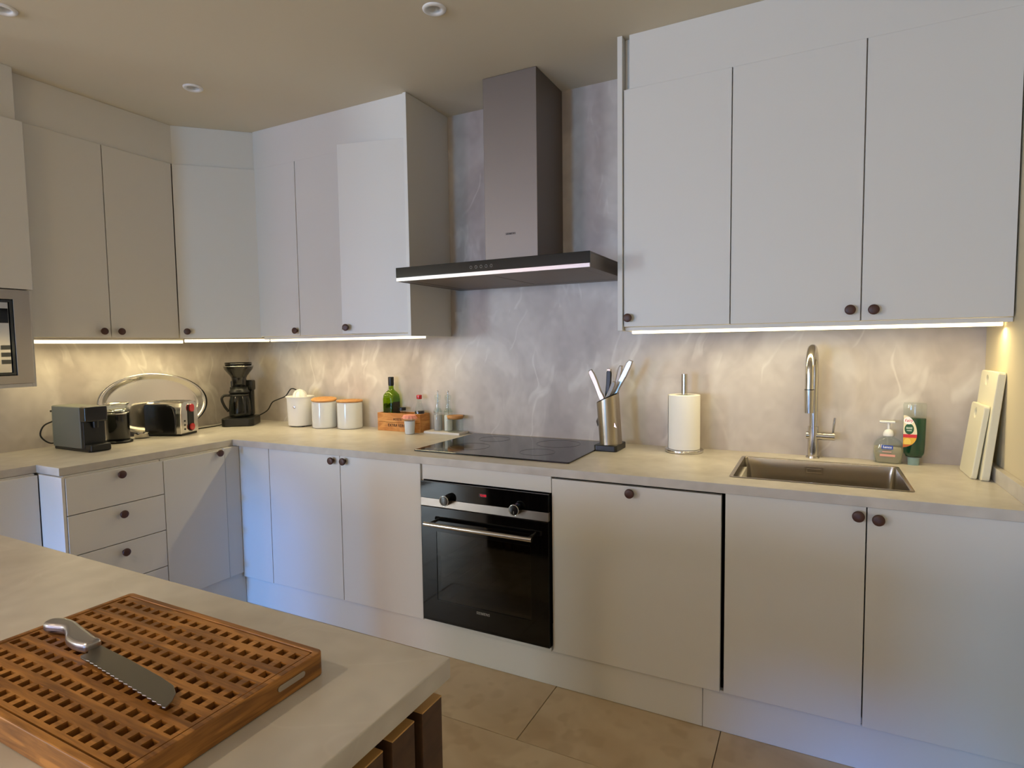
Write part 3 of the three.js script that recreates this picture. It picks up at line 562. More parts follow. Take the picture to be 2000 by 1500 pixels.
// ------------------------------------------------------------------ things on the left worktop
{
  let t = thing('coffee_machine', 'slim grey and black capsule coffee machine near the microwave', 'coffee machine', [-1.59, CT, 1.09]);
  const za = 1.043, zb = 1.143;
  part('side_shell', bx(-1.735, -1.495, CT + 0.012, CT + 0.205, za, zb, 0.006), M.greyPlastic, t);
  part('foot', bx(-1.73, -1.44, CT, CT + 0.014, za + 0.003, zb - 0.003, 0.004), M.blackPlastic, t);
  part('head', bx(-1.502, -1.452, CT + 0.135, CT + 0.206, za + 0.001, zb - 0.001, 0.008), M.blackGloss, t);
  part('front_panel', bx(-1.502, -1.476, CT + 0.012, CT + 0.137, za + 0.004, zb - 0.004, 0.003), M.blackPlastic, t);
  part('spout', cyl(0.011, 0.013, 0.03, -1.466, CT + 0.108, 1.093, 20), M.blackPlastic, t);
  part('drip_tray', bx(-1.49, -1.425, CT + 0.001, CT + 0.035, za + 0.006, zb - 0.006, 0.008), M.blackPlastic, t);
  part('water_tank', bx(-1.768, -1.737, CT + 0.02, CT + 0.17, za + 0.012, zb - 0.012, 0.006), M.glass, t);
  part('tank_lid', bx(-1.772, -1.735, CT + 0.17, CT + 0.18, za + 0.01, zb - 0.01, 0.003), M.blackPlastic, t);
  t = thing('power_cord', 'dark cord looping behind the capsule coffee machine', 'cord', [-1.78, CT, 1.12]);
  part('cable', tube([[-1.765, CT + 0.03, 1.09], [-1.785, CT + 0.02, 1.13], [-1.795, CT + 0.06, 1.165], [-1.795, CT + 0.105, 1.15], [-1.79, CT + 0.125, 1.11]], 0.0035, 40, 8), M.cordBlack, t);

  t = thing('milk_frother', 'black cylinder milk frother with clear glass and chrome top', 'milk frother', [-1.632, CT, 0.905]);
  mesh('base', lathe([[0, 0], [0.062, 0], [0.063, 0.008], [0.056, 0.013], [0, 0.013]], 40), M.blackPlastic, t);
  mesh('body', lathe([[0, 0.013], [0.050, 0.013], [0.0505, 0.14], [0.048, 0.144], [0, 0.144]], 40), M.blackGloss, t);
  mesh('chrome_band', lathe([[0.047, 0.144], [0.0515, 0.144], [0.0515, 0.151], [0.047, 0.151]], 40), M.chrome, t);
  const lid = mesh('glass_lid', lathe([[0.046, 0.150], [0.044, 0.160], [0.043, 0.178], [0.049, 0.192], [0.050, 0.196], [0.0, 0.190]], 40), M.glass, t);
  mesh('lid_rim', lathe([[0.046, 0.190], [0.0515, 0.192], [0.0515, 0.198], [0.044, 0.200], [0.040, 0.194]], 40), M.chrome, lid);
  mesh('lid_seal', lathe([[0, 0.152], [0.041, 0.152], [0.042, 0.158], [0.036, 0.168], [0.012, 0.172], [0, 0.172]], 30), M.chrome, lid);

  t = thing('toaster', 'black and chrome toaster with red lever caps', 'toaster', [-1.638, CT, 0.622], 0.38);
  const pr = []; // rounded cross-section in (z, y)
  const W = 0.072, H = 0.182;
  for (const [zz, yy] of [[-W, 0.012], [-W - 0.003, 0.06], [-W, 0.12], [-W + 0.006, 0.155], [-W + 0.016, 0.174], [-W + 0.03, H], [W - 0.03, H], [W - 0.016, 0.174], [W - 0.006, 0.155], [W, 0.12], [W + 0.003, 0.06], [W, 0.012]]) pr.push([zz, yy]);
  const along = (o, xa, xb, bev, holes = []) => plate(o, holes, xa, xb, bev).rotateY(Math.PI / 2);   // (z->-z) profile is symmetric
  mesh('chrome_shell', along(pr, -0.104, 0.104, 0.004), M.chrome, t);
  const sidePanel = [[-0.1, 0.012], [0.072, 0.012], [0.076, 0.06], [0.074, 0.11], [0.066, 0.145], [0.05, 0.165], [0.03, 0.172], [-0.09, 0.172], [-0.1, 0.165]];
  for (const sg of [1, -1]) mesh('side_panel', plate(sidePanel, [], -0.006, 0.006, 0.003).translate(0, 0, sg * 0.0735), M.blackGloss, t, 'glossy black side panel');
  mesh('top_plate', bx(-0.095, 0.085, 0.178, 0.1845, -0.046, 0.046, 0.002), M.steelSmooth, t);
  for (const zz of [-0.022, 0.022]) mesh('bread_slot', bx(-0.075, 0.055, 0.184, 0.1852, zz - 0.011, zz + 0.011, 0), M.dark, t);
  mesh('foot_plate', bx(-0.1, 0.1, 0, 0.013, -0.066, 0.066, 0.004), M.blackPlastic, t);
  const stad = (cy0, cy1, r) => { const o = []; for (let k = 0; k <= 12; k++) { const a = Math.PI * k / 12; o.push([r * Math.cos(a), cy1 + r * Math.sin(a)]); } for (let k = 0; k <= 12; k++) { const a = Math.PI + Math.PI * k / 12; o.push([r * Math.cos(a), cy0 + r * Math.sin(a)]); } return o; };
  const panel = mesh('control_panel', along(stad(0.042, 0.142, 0.024), 0.104, 0.107, 0.0006).translate(0, 0, -0.008), M.blackPlastic, t);
  mesh('lever', along(stad(0.142, 0.148, 0.019), 0.107, 0.116, 0.002).translate(0, 0, -0.008), M.red, panel, 'red lever cap');
  mesh('dial', lathe([[0, 0], [0.0205, 0], [0.019, 0.008], [0.016, 0.010], [0, 0.010]], 28).rotateZ(-Math.PI / 2).translate(0.107, 0.042, -0.008), M.red, panel, 'red browning dial');
  for (let k = 0; k < 3; k++) mesh('button', lathe([[0, 0], [0.005, 0], [0.004, 0.003], [0, 0.003]], 16).rotateZ(-Math.PI / 2).translate(0.104, 0.035 + k * 0.022, 0.042), M.blackPlastic, t);

  // oval serving tray leaning on the wall
  t = thing('serving_tray', 'large oval polished steel tray leaning against the wall', 'tray', [-1.775, CT, 0.622]);
  const RX = 0.305, RY = 0.165, rows = [[0.0, 0.004], [0.80, 0.004], [0.84, 0.006], [0.90, 0.016], [0.96, 0.020], [1.0, 0.019], [1.0, 0.017], [0.955, 0.0175], [0.90, 0.0125], [0.84, 0.002], [0.0, 0.0]], n = 72, P = [], I = [];
  rows.forEach(([s, h]) => { for (let k = 0; k < n; k++) { const a = k / n * 2 * Math.PI; const m = s < 0.85 ? [RX * s, RY * s - (s > 0 ? 0.0 : 0)] : [RX * s, RY * s]; P.push(h, m[1] * Math.sin(a), m[0] * Math.cos(a)); } });
  for (let a = 0; a < rows.length - 1; a++) for (let k = 0; k < n; k++) { const p = a * n + k, q = a * n + (k + 1) % n; I.push(p, p + n, q, q, p + n, q + n); }
  const g = new THREE.BufferGeometry(); g.setAttribute('position', new THREE.Float32BufferAttribute(P, 3)); g.setIndex(I); g.computeVertexNormals(); g.setAttribute('uv', new THREE.Float32BufferAttribute(new Float32Array(P.length / 3 * 2), 2));
  g.rotateX(-0.045).rotateZ(0.11).translate(-0.008, 0.1655, 0);
  mesh('dish', g, std({ color: '#cfccc6', metalness: 1, roughness: 0.16, side: THREE.DoubleSide }), t);

  t = thing('steel_dish', 'small low steel dish between milk frother and toaster', 'dish', [-1.66, CT, 0.775]);
  mesh('bowl', lathe([[0, 0.002], [0.022, 0], [0.032, 0.006], [0.034, 0.026], [0.036, 0.028], [0.033, 0.027], [0.030, 0.008], [0, 0.005]], 36), M.steelSmooth, t);
}
{ // coffee grinder and maker in the corner, turned towards the room
  const t = thing('coffee_maker', 'tall black coffee maker with funnel hopper and glass jug', 'coffee maker', [-1.638, CT, 0.182], Math.PI / 4 - 0.12);
  mesh('base', slab(rrect(-0.092, 0.092, -0.09, 0.115, 0.03, 6), [], 0, 0.05, 0.006), M.blackPlastic, t);
  mesh('column', bx(-0.055, 0.06, 0.05, 0.265, -0.085, -0.03, 0.01), M.blackPlastic, t);
  mesh('bracket', bx(-0.06, 0.068, 0.205, 0.268, -0.08, -0.01, 0.008), M.blackPlastic, t);
  mesh('brew_head', lathe([[0, 0.195], [0.055, 0.195], [0.058, 0.205], [0.05, 0.215], [0.05, 0.232], [0, 0.232]], 40).translate(0, 0, 0.035), M.blackPlastic, t);
  const hop = mesh('hopper', lathe([[0, 0.225], [0.04, 0.225], [0.041, 0.285], [0.047, 0.298], [0.078, 0.338], [0.084, 0.356], [0.084, 0.360], [0.08, 0.360], [0.076, 0.342], [0, 0.33]], 48).translate(0, 0, 0.03), M.blackGloss, t);
  mesh('hopper_rim', new THREE.TorusGeometry(0.083, 0.003, 8, 56).rotateX(Math.PI / 2).translate(0, 0.358, 0.03), M.chrome, hop);
  mesh('hopper_lid', lathe([[0, 0.362], [0.072, 0.362], [0.076, 0.370], [0.074, 0.380], [0, 0.382]], 48).translate(0, 0, 0.03), M.blackGloss, hop);
  const jug = mesh('glass_jug', lathe([[0, 0.052], [0.052, 0.052], [0.06, 0.058], [0.062, 0.08], [0.058, 0.15], [0.05, 0.178]], 40).translate(0, 0, 0.035), M.greyGlass, t);
  mesh('jug_lid', lathe([[0, 0.178], [0.052, 0.178], [0.054, 0.184], [0.05, 0.193], [0, 0.194]], 40).translate(0, 0, 0.035), M.blackPlastic, jug);
  mesh('jug_handle', tube([[-0.05, 0.183, 0.04], [-0.085, 0.181, 0.05], [-0.095, 0.165, 0.052], [-0.083, 0.12, 0.05], [-0.062, 0.085, 0.045]], 0.0075, 40, 10), M.blackPlastic, jug);

  let c = thing('power_cord', 'thin dark cord from the tall coffee maker across to the toaster', 'cord', [-1.7, CT, 0.4]);
  part('cable', tube([[-1.675, CT + 0.012, 0.27], [-1.70, CT + 0.004, 0.31], [-1.69, CT + 0.004, 0.42], [-1.66, CT + 0.004, 0.52], [-1.68, CT + 0.006, 0.545]], 0.0032, 50, 8), M.cordBlack, c);
  c = thing('power_cord', 'dark cord arching from the coffee maker to plug by citrus press', 'cord', [-1.4, CT, 0.05]);
  part('cable', tube([[-1.63, CT + 0.035, 0.085], [-1.575, CT + 0.075, 0.045], [-1.545, CT + 0.125, 0.03], [-1.50, CT + 0.145, 0.02], [-1.45, CT + 0.165, 0.01], [-1.41, CT + 0.21, 0.0], [-1.375, CT + 0.205, -0.005], [-1.335, CT + 0.18, -0.008], [-1.325, CT + 0.13, -0.01]], 0.0034, 80, 8), M.cordBlack, c);
  part('plug', bx(-1.337, -1.313, CT + 0.055, CT + 0.135, WB + 0.0005, WB + 0.03, 0.005), M.cordBlack, c);
}
// ------------------------------------------------------------------ jars, crate and bottles left of the hob
{
  let t = thing('citrus_press', 'white electric citrus press beside the coffee maker', 'citrus press', [-1.236, CT, 0.095]);
  mesh('body', lathe([[0, 0.006], [0.066, 0.006], [0.069, 0.012], [0.074, 0.165], [0.080, 0.173], [0.081, 0.178], [0.076, 0.178], [0.06, 0.172], [0, 0.17]], 48), M.white, t);
  for (let k = 0; k < 3; k++) mesh('foot', cyl(0.008, 0.008, 0.007, 0.05 * Math.cos(k * 2.1 + 0.5), 0, 0.05 * Math.sin(k * 2.1 + 0.5), 16), M.blackPlastic, t);
  const cone = []; for (let k = 0; k <= 10; k++) cone.push([0.036 * Math.sqrt(1 - (k / 10) ** 2) + 0.0, 0.172 + 0.042 * k / 10]);
  const rm = mesh('reamer', lathe([[0.044, 0.17], ...cone, [0, 0.215]], 32), M.white, t);
  for (let k = 0; k < 8; k++) { const a = k / 8 * 2 * Math.PI; mesh('rib', tube([[0.038 * Math.cos(a), 0.172, 0.038 * Math.sin(a)], [0.034 * Math.cos(a), 0.194, 0.034 * Math.sin(a)], [0.02 * Math.cos(a), 0.21, 0.02 * Math.sin(a)], [0, 0.2165, 0]], 0.0028, 12, 6), M.white, rm); }
  mesh('badge', lathe([[0, 0], [0.008, 0], [0.0075, 0.0015], [0, 0.0015]], 20).rotateX(Math.PI / 2).rotateY(0.35).translate(0.025, 0.118, 0.0685), M.steelSmooth, t);

  const jar = (x, z, label, r, h, tilt) => {
    const o = thing('storage_jar', label, 'jar', [x, CT, z], 0, 'white jars with wooden-rimmed lids');
    mesh('pot', lathe([[0, 0.0], [r - 0.006, 0], [r - 0.001, 0.004], [r, 0.012], [r, h - 0.012], [r - 0.003, h - 0.004], [r - 0.008, h - 0.004], [r - 0.008, 0.008], [0, 0.008]], 56), M.ceramic, o);
    const lid = mesh('lid', lathe([[0, h - 0.004], [r + 0.001, h - 0.004], [r + 0.003, h + 0.001], [r + 0.001, h + 0.006], [r - 0.008, h + 0.007], [r - 0.012, h + 0.003], [0, h + 0.002]], 56), M.cork, o, 'pale wooden lid with raised rim');
    return o;
  };
  const j1 = jar(-1.052, 0.088, 'white ceramic jar with tilted wooden lid beside the citrus press', 0.069, 0.156);
  j1.children[1].rotation.set(0.075, 0, -0.06); j1.children[1].position.set(-0.009, 0.0065, -0.0115);
  jar(-0.893, 0.05, 'white ceramic jar with level wooden lid nearer the crate', 0.071, 0.155);

  // crate printed with burnt-in lettering
  const CX0 = -0.682, CX1 = -0.393, CZ0 = -0.027, CZ1 = 0.062, CH = 0.099;
  t = thing('wooden_crate', 'small wooden crate with dark printed lettering', 'crate', [-0.538, CT, 0.015]);
  part('front_board', bx(CX0, CX1, CT, CT + 0.048, CZ1 - 0.008, CZ1), M.crate, t);
  part('front_board', bx(CX0, CX1, CT + 0.0495, CT + CH, CZ1 - 0.008, CZ1), M.crate, t);
  part('back_board', bx(CX0, CX1, CT, CT + CH, CZ0, CZ0 + 0.008), M.crate, t);
  part('end_board', bx(CX0, CX0 + 0.008, CT, CT + CH, CZ0 + 0.008, CZ1 - 0.008), M.crate, t);
  part('end_board', bx(CX1 - 0.008, CX1, CT, CT + CH, CZ0 + 0.008, CZ1 - 0.008), M.crate, t);
  part('floor_board', bx(CX0 + 0.008, CX1 - 0.008, CT + 0.001, CT + 0.007, CZ0 + 0.008, CZ1 - 0.008, 0), M.crate, t);
  part('printed_word', letters('ACEITE', 0.0125, 0.0005).translate(-0.545, CT + 0.066, CZ1), M.letterBurn = std({ color: '#3b2412', roughness: 0.8 }), t);
  part('printed_word', letters('EXTRA VIRGEN', 0.0155, 0.0005).translate(-0.536, CT + 0.033, CZ1), M.letterBurn, t);

  // square green oil bottle, corner to the front
  const by = CT + 0.0075;
  t = thing('oil_bottle', 'square green glass oil bottle with black neck in the crate', 'bottle', [-0.620, by, 0.014], 1.466); t.scale.set(1.12, 1, 1.12);
  const sq = (s, r) => rrect(-s, s, -s, s, r, 5);
  const ring = [[0.0, 0.029, 0.008], [0.004, 0.032, 0.009], [0.165, 0.032, 0.009], [0.188, 0.031, 0.014], [0.203, 0.024, 0.016], [0.213, 0.0165, 0.0155], [0.222, 0.0125, 0.0122], [0.262, 0.0118, 0.0115]];
  const loft = (rg, close) => { const P = [], I = [], rows = rg.map(([y, s, r]) => sq(s, Math.min(r, s * 0.98)).map(p => [p[0], y, p[1]])), m = rows[0].length; rows.flat().forEach(p => P.push(...p)); for (let a = 0; a < rows.length - 1; a++) for (let b = 0; b < m; b++) { const p = a * m + b, q = a * m + (b + 1) % m; I.push(p, p + m, q, q, p + m, q + m); } const cap = (row, y, f) => { const c = P.length / 3; P.push(0, y, 0); for (let b = 0; b < m; b++) { const p = row * m + b, q = row * m + (b + 1) % m; f ? I.push(p, q, c) : I.push(q, p, c); } }; cap(0, rg[0][0], true); if (close) cap(rows.length - 1, rg[rg.length - 1][0], false); const g = new THREE.BufferGeometry(); g.setAttribute('position', new THREE.Float32BufferAttribute(P, 3)); g.setIndex(I); g.computeVertexNormals(); g.setAttribute('uv', new THREE.Float32BufferAttribute(new Float32Array(P.length / 3 * 2), 2)); return g; };
  mesh('glass', loft(ring, false), M.greenGlass, t);
  mesh('oil', loft([[0.003, 0.0285, 0.008], [0.14, 0.0295, 0.008]], true), M.oil, t);
  mesh('neck_capsule', lathe([[0, 0.287], [0.0135, 0.287], [0.0142, 0.283], [0.0142, 0.243], [0.0128, 0.241], [0.0128, 0.238]], 32), M.blackPlastic, t, 'black neck capsule');
  mesh('label', bx(-0.024, 0.024, 0.06, 0.15, 0.0321, 0.0326, 0), std({ color: '#2c2a1c', roughness: 0.7 }), t, 'dark paper label');

  t = thing('spice_jar', 'small glass jar with black lid between oil bottle and soy sauce', 'jar', [-0.548, by, 0.012]);
  mesh('glass', lathe([[0, 0.001], [0.019, 0.001], [0.020, 0.004], [0.020, 0.1], [0.018, 0.106]], 32), M.glass, t);
  mesh('contents', lathe([[0, 0.003], [0.018, 0.003], [0.018, 0.07], [0, 0.07]], 28), std({ color: '#b7a9a0', roughness: 0.9 }), t);
  mesh('lid', cyl(0.0205, 0.0205, 0.016, 0, 0.104, 0, 32), M.blackPlastic, t);

  t = thing('soy_sauce_bottle', 'soy sauce bottle with red cap standing in the crate', 'bottle', [-0.432, by, 0.012]);
  mesh('glass', lathe([[0, 0.0005], [0.027, 0.0005], [0.029, 0.004], [0.028, 0.05], [0.0265, 0.105], [0.021, 0.125], [0.0125, 0.15], [0.0108, 0.172]], 40), M.glass, t);
  mesh('sauce', lathe([[0, 0.002], [0.026, 0.002], [0.027, 0.006], [0.0265, 0.05], [0.0252, 0.104], [0, 0.104]], 36), M.soy, t);
  mesh('label', lathe([[0.0288, 0.06], [0.0283, 0.09]], 40), M.paper, t, 'pale paper label');
  mesh('cap', lathe([[0, 0.192], [0.013, 0.192], [0.0148, 0.188], [0.0148, 0.171], [0.013, 0.169], [0, 0.169]], 32), M.red, t, 'red screw cap');

  t = thing('jam_jar', 'small faceted jar of white salt with pink frilled cloth lid', 'jar', [-0.428, CT, 0.108]);
  mesh('glass', new THREE.CylinderGeometry(0.031, 0.026, 0.08, 12, 1, true).translate(0, 0.0405, 0), M.glass, t);
  mesh('contents', new THREE.CylinderGeometry(0.0285, 0.0245, 0.068, 12).translate(0, 0.0355, 0), std({ color: '#eceaf0', roughness: 0.85 }), t, 'white filling');
  const lidP = []; const frill = 48; { const P = [], I = []; const rws = [[0.0, 0.102, 0], [0.030, 0.101, 0], [0.034, 0.097, 0], [0.036, 0.09, 0.002], [0.041, 0.084, 0.004]]; rws.forEach(([r, y, f]) => { for (let k = 0; k < frill; k++) { const a = k / frill * 2 * Math.PI, rr = r + f * Math.sin(a * 12); P.push(rr * Math.cos(a), y + f * 0.4 * Math.cos(a * 12), rr * Math.sin(a)); } }); for (let a = 0; a < rws.length - 1; a++) for (let k = 0; k < frill; k++) { const p = a * frill + k, q = a * frill + (k + 1) % frill; I.push(p, q, p + frill, q, q + frill, p + frill); } const g = new THREE.BufferGeometry(); g.setAttribute('position', new THREE.Float32BufferAttribute(P, 3)); g.setIndex(I); g.computeVertexNormals(); g.setAttribute('uv', new THREE.Float32BufferAttribute(new Float32Array(P.length / 3 * 2), 2)); lidP.push(g); }
  mesh('lid', lidP[0], std({ color: '#d98f80', roughness: 0.8, side: THREE.DoubleSide }), t, 'pink frilled lid cover');
  mesh('lid_disc', cyl(0.032, 0.033, 0.014, 0, 0.081, 0, 32), std({ color: '#c9b6ac', roughness: 0.5 }), t);

  // marble tray with two cruets and a cork-lidded jar
  t = thing('marble_slab', 'thin pale stone slab under the cruets beside the hob', 'tray', [-0.26, CT, 0.01]);
  part('slab', bx(-0.372, -0.150, CT, CT + 0.012, -0.027, 0.062, 0.002), std({ color: '#d9d4cf', roughness: 0.4 }), t);
  const cruet = (x, z, label, fill) => {
    const o = thing('cruet', label, 'cruet', [x, CT + 0.0122, z], 0, 'two tall glass cruets on the pale slab');
    mesh('glass', lathe([[0, 0.0], [0.0225, 0], [0.024, 0.003], [0.024, 0.085], [0.021, 0.1], [0.0135, 0.118], [0.0125, 0.16], [0.0165, 0.168], [0.018, 0.178], [0.0165, 0.188], [0.006, 0.194]], 36), M.glass, o);
    mesh('filling', lathe([[0, 0.003], [0.021, 0.003], [0.0215, 0.082], [0, 0.084]], 32), fill, o);
    mesh('collar', lathe([[0.0122, 0.102], [0.0245, 0.098], [0.0245, 0.104], [0.014, 0.12]], 32), M.glass, o);
    mesh('rod', rodBetween([0, 0.09, 0], [0, 0.206, 0], 0.0022, 10), M.chrome, o);
    mesh('knob', new THREE.SphereGeometry(0.0055, 18, 12).translate(0, 0.209, 0), M.chrome, o, 'round steel tip');
    return o;
  };
  cruet(-0.312, 0.012, 'tall glass cruet with grey filling nearest the crate', std({ color: '#b9b4b6', roughness: 0.8 }));
  cruet(-0.252, 0.004, 'tall glass cruet with pale filling behind the cork-lidded jar', std({ color: '#dcdad6', roughness: 0.8 }));
  t = thing('glass_jar', 'low glass jar with cork lid beside the hob', 'jar', [-0.200, CT + 0.0122, 0.018]);
  mesh('glass', lathe([[0, 0.0], [0.040, 0], [0.0425, 0.004], [0.0425, 0.072]], 44), M.glass, t);
  mesh('lid', lathe([[0, 0.068], [0.040, 0.068], [0.0405, 0.074], [0.0435, 0.0745], [0.0435, 0.084], [0.042, 0.0855], [0, 0.0855]], 44), M.cork, t, 'cork lid');
}
// ------------------------------------------------------------------ knife block and kitchen paper
{
  const t = thing('knife_block', 'oval steel knife block on a black foot beside the hob', 'knife block', [0.676, CT, 0.135]);
  const n = 48, oval = (y, sx, sz, slope, ox) => [...Array(n)].map((_, k) => { const a = k / n * 2 * Math.PI, cx = Math.cos(a), cz = Math.sin(a); return [ox + sx * cx, y + slope * cx, sz * cz]; });
  const shell = (rows, closeBottom) => { const P = [], I = []; rows.flat().forEach(p => P.push(...p)); for (let a = 0; a < rows.length - 1; a++) for (let k = 0; k < n; k++) { const p = a * n + k, q = a * n + (k + 1) % n; I.push(p, p + n, q, q, p + n, q + n); } if (closeBottom) { const c = P.length / 3, r = rows.length - 1, m = rows[r].reduce((s, p) => [s[0] + p[0] / n, s[1] + p[1] / n, s[2] + p[2] / n], [0, 0, 0]); P.push(...m); for (let k = 0; k < n; k++) I.push(r * n + k, c, r * n + (k + 1) % n); } const g = new THREE.BufferGeometry(); g.setAttribute('position', new THREE.Float32BufferAttribute(P, 3)); g.setIndex(I); g.computeVertexNormals(); g.setAttribute('uv', new THREE.Float32BufferAttribute(new Float32Array(P.length / 3 * 2), 2)); return g; };
  const SX = 0.047, SZ = 0.062;
  mesh('sleeve', shell([oval(0.026, SX, SZ, 0, 0.006), oval(0.222, SX, SZ, 0.022, -0.008)]), std({ color: '#b5ab9b', metalness: 1, roughness: 0.3, side: THREE.DoubleSide }), t);
  mesh('insert', shell([oval(0.225, SX + 0.0008, SZ + 0.0008, 0.0225, -0.008), oval(0.227, SX - 0.002, SZ - 0.002, 0.0225, -0.008), oval(0.214, SX - 0.004, SZ - 0.004, 0.021, -0.008)], true), M.blackPlastic, t);
  mesh('foot', slab(rrect(-0.048, 0.054, -0.068, 0.075, 0.012, 5), [], 0, 0.027, 0.003), M.blackPlastic, t);
  const knife = (label, at, to, w, dark, group) => {
    const o = thing('kitchen_knife', label, 'knife', at, 0, 'knives standing in the block');
    const d = V3(to[0] - at[0], to[1] - at[1], to[2] - at[2]), L = d.length(); o.quaternion.setFromUnitVectors(V3(0, 1, 0), d.normalize());
    const prof = [[-w * 0.42, 0], [w * 0.42, 0], [w * 0.5, L * 0.14], [w * 0.4, L * 0.3], [w * 0.52, L * 0.62], [w * 0.5, L * 0.86], [w * 0.34, L], [-w * 0.3, L * 0.985], [-w * 0.46, L * 0.9], [-w * 0.4, L * 0.5], [-w * 0.5, L * 0.12]];
    mesh('handle', plate(prof, [], -0.0075, 0.0075, 0.0035), dark ? M.blackPlastic : M.steel, o);
    mesh('blade', plate([[-w * 0.4, -0.11], [w * 0.35, -0.13], [w * 0.35, 0], [-w * 0.4, 0]], [], -0.001, 0.001), M.steelSmooth, o);
    if (dark) mesh('end_cap', bx(-w * 0.36, w * 0.4, L * 0.93, L * 1.03, -0.008, 0.008, 0.003), M.chrome, o);
  };
  const b = [0.668, CT + 0.226, 0.135];
  knife('steel knife handle tilting over the hob side of the block', [0.656, b[1] - 0.012, 0.165], [0.592, CT + 0.347, 0.15], 0.026, false);
  knife('black knife handle upright in the middle of the block', [0.665, b[1] - 0.008, 0.13], [0.670, CT + 0.349, 0.12], 0.023, true);
  knife('short steel knife handle at the back of the block', [0.683, b[1] + 0.0, 0.105], [0.712, CT + 0.365, 0.08], 0.02, false);
  knife('longest steel knife handle tilting towards the kitchen paper', [0.690, b[1] + 0.0, 0.14], [0.772, CT + 0.39, 0.135], 0.027, false);
  knife('small steel knife handle in front of the longest one', [0.674, b[1] - 0.008, 0.168], [0.712, CT + 0.3, 0.18], 0.02, false);

  const p = thing('paper_towel_holder', 'round steel kitchen paper holder with upright rod', 'paper holder', [0.983, CT, 0.071]);
  mesh('base', lathe([[0, 0], [0.078, 0], [0.079, 0.003], [0.079, 0.011], [0.077, 0.013], [0, 0.013]], 56), M.chrome, p);
  mesh('rod', cyl(0.0125, 0.0125, 0.317, 0, 0.013, 0, 28), M.steelSmooth, p);
  const r = thing('paper_towel_roll', 'white kitchen paper roll on the steel holder', 'paper roll', [0.983, CT + 0.0135, 0.071]);
  mesh('roll', lathe([[0.021, 0], [0.062, 0], [0.0645, 0.002], [0.0645, 0.227], [0.062, 0.229], [0.021, 0.229], [0.021, 0]], 56), M.paper, r);
  mesh('loose_sheet', new THREE.CylinderGeometry(0.0662, 0.0652, 0.228, 14, 1, true, Math.PI * 1.35, 0.6).translate(-0.0012, 0.1145, 0), std({ color: '#f2f0ec', roughness: 0.95, side: THREE.DoubleSide }), r);
}
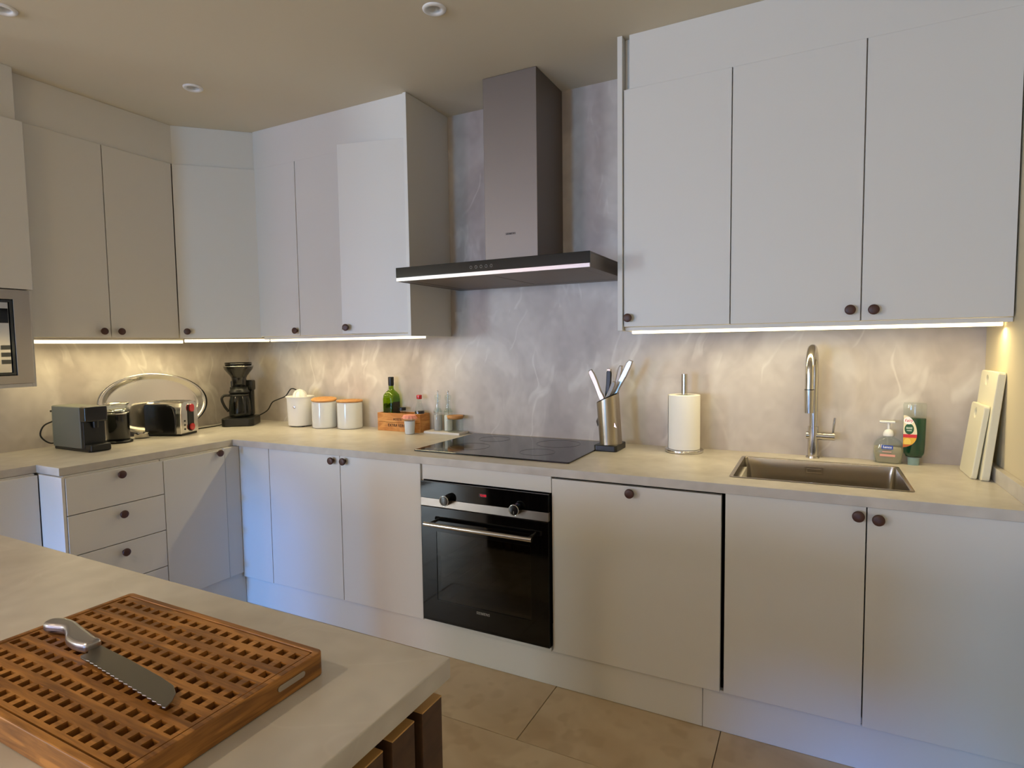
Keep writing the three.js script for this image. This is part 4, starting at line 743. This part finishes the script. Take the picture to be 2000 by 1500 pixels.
// ------------------------------------------------------------------ washing-up corner
{
  let t = thing('soap_dispenser', 'clear hand soap pump bottle with blue label by the sink', 'soap bottle', [1.722, CT, 0.012], -0.1);
  const n = 40, ell = (y, a, b, e) => [...Array(n)].map((_, k) => { const th = k / n * 2 * Math.PI, c = Math.cos(th), s = Math.sin(th); return [a * Math.sign(c) * Math.abs(c) ** e, y, b * Math.sign(s) * Math.abs(s) ** e]; });
  const shell = (rows, top) => { const P = [], I = []; rows.flat().forEach(p => P.push(...p)); for (let a = 0; a < rows.length - 1; a++) for (let k = 0; k < n; k++) { const p = a * n + k, q = a * n + (k + 1) % n; I.push(p, p + n, q, q, p + n, q + n); } const cap = (r, f) => { const c = P.length / 3; P.push(0, rows[r][0][1], 0); for (let k = 0; k < n; k++) f ? I.push(r * n + k, r * n + (k + 1) % n, c) : I.push(r * n + (k + 1) % n, r * n + k, c); }; cap(0, true); if (top) cap(rows.length - 1, false); const g = new THREE.BufferGeometry(); g.setAttribute('position', new THREE.Float32BufferAttribute(P, 3)); g.setIndex(I); g.computeVertexNormals(); g.setAttribute('uv', new THREE.Float32BufferAttribute(new Float32Array(P.length / 3 * 2), 2)); return g; };
  mesh('bottle', shell([ell(0.0, 0.042, 0.022, 0.7), ell(0.004, 0.046, 0.025, 0.7), ell(0.04, 0.0495, 0.027, 0.75), ell(0.07, 0.047, 0.026, 0.8), ell(0.086, 0.038, 0.023, 0.9), ell(0.096, 0.024, 0.018, 1), ell(0.1, 0.014, 0.014, 1), ell(0.106, 0.0135, 0.0135, 1)]), M.glass, t);
  mesh('soap', shell([ell(0.003, 0.041, 0.021, 0.7), ell(0.04, 0.046, 0.0245, 0.75), ell(0.062, 0.045, 0.024, 0.8)], true), M.soap, t);
  mesh('pump_collar', lathe([[0, 0.1], [0.0165, 0.1], [0.018, 0.104], [0.0175, 0.112], [0.013, 0.122], [0.006, 0.127], [0, 0.127]], 32), M.white, t);
  mesh('pump_stem', cyl(0.005, 0.005, 0.03, 0, 0.124, 0, 18), M.white, t);
  mesh('pump_spout', [bx(-0.030, 0.022, 0.150, 0.158, -0.009, 0.009, 0.004)], M.white, t);
  const soapPrint = print(512, 384, (c, w, h) => { c.clearRect(0, 0, w, h); c.fillStyle = '#2f52b4'; c.fillRect(100, 40, 300, 108); c.fillStyle = '#ffffff'; c.font = 'bold 84px sans-serif'; c.textAlign = 'center'; c.fillText('Sanex', 250, 122); c.fillStyle = '#e7a99c'; c.fillRect(120, 210, 240, 22); c.fillRect(60, 290, 400, 60); });
  mesh('label', new THREE.PlaneGeometry(0.062, 0.052).translate(-0.002, 0.049, 0.0285), new THREE.MeshStandardMaterial({ map: soapPrint, roughness: 0.6, alphaTest: 0.5 }), t, 'blue and pale printed label');

  t = thing('detergent_bottle', 'upside-down washing-up liquid bottle with green liquid and fruit label', 'detergent bottle', [1.801, CT, 0.022], -0.05);
  const out = [ell(0.0, 0.018, 0.014, 0.9), ell(0.026, 0.0185, 0.0145, 0.9), ell(0.03, 0.026, 0.019, 0.85), ell(0.045, 0.033, 0.023, 0.8), ell(0.08, 0.035, 0.0245, 0.78), ell(0.2, 0.0365, 0.025, 0.78), ell(0.222, 0.0365, 0.025, 0.8), ell(0.230, 0.034, 0.023, 0.85)];
  mesh('bottle', shell(out.slice(2), true), M.glass, t);
  mesh('cap', shell(out.slice(0, 3), true), std({ color: '#8fa9a2', roughness: 0.3 }), t, 'pale translucent cap');
  mesh('liquid', shell([ell(0.032, 0.025, 0.018, 0.85), ell(0.046, 0.0318, 0.0218, 0.8), ell(0.08, 0.0338, 0.0233, 0.78), ell(0.173, 0.035, 0.0238, 0.78)], true), M.detergent, t, 'dark green liquid');
  const art = print(384, 768, (c, w, h) => {
    c.clearRect(0, 0, w, h); c.beginPath(); c.moveTo(0, 30); c.bezierCurveTo(220, 30, 360, 260, 350, 470); c.bezierCurveTo(345, 620, 240, 730, 0, 760); c.closePath(); c.fillStyle = '#eee3c4'; c.fill(); c.save(); c.clip();
    c.fillStyle = '#e9b53c'; c.fillRect(0, 520, w, 260); c.fillStyle = '#f2cf62'; c.beginPath(); c.arc(110, 640, 90, 0, 7); c.fill();
    c.fillStyle = '#c8682c'; c.fillRect(0, 690, w, 80); c.fillStyle = '#d2323c'; c.fillRect(0, 460, w, 76);
    c.fillStyle = '#1e5636'; c.beginPath(); c.arc(150, 340, 120, 0, 7); c.fill(); c.fillStyle = '#ffffff'; c.beginPath(); c.ellipse(130, 150, 130, 84, 0, 0, 7); c.fill();
    c.textAlign = 'center'; c.fillStyle = '#d5304a'; c.font = 'bold italic 86px sans-serif'; c.fillText('Fairy', 130, 180); c.fillStyle = '#e8f4e4'; c.font = 'bold 62px sans-serif'; c.fillText('MAXI', 150, 340); c.font = 'bold 40px sans-serif'; c.fillText('PODER', 150, 390); c.restore();
  });
  const lab = new THREE.MeshStandardMaterial({ map: art, roughness: 0.5, alphaTest: 0.5 });
  mesh('label', new THREE.PlaneGeometry(0.046, 0.125).translate(-0.0125, 0.128, 0.0262), lab, t, 'printed label with red band and yellow fruit');

  const board = (label, x, z0, z1, h, th, lean, hole) => {
    const o = thing('plastic_board', label, 'cutting board', [x, CT + 0.0005, (z0 + z1) / 2], 0, 'white plastic cutting boards by the right wall');
    const W = (z1 - z0) / 2, hz = hole[0], hy = hole[1];
    const g = plate(rrect(-W, W, 0, h, 0.012, 5), [circ(hz, hy, 0.017, 24).reverse()], -th / 2, th / 2, Math.min(0.003, th / 3)).rotateY(Math.PI / 2).translate(th / 2, 0, 0);
    mesh('board', g, M.poly, o); o.rotation.z = -lean; return o;
  };
  board('taller white plastic board leaning at the wall end of the worktop', 1.956, 0.035, 0.245, 0.355, 0.022, 0.095, [0.02, 0.322]);
  board('shorter white plastic board leaning in front of the taller one', 1.933, 0.05, 0.225, 0.245, 0.016, 0.12, [0.015, 0.212]);
}
renderer.render(scene, camera);
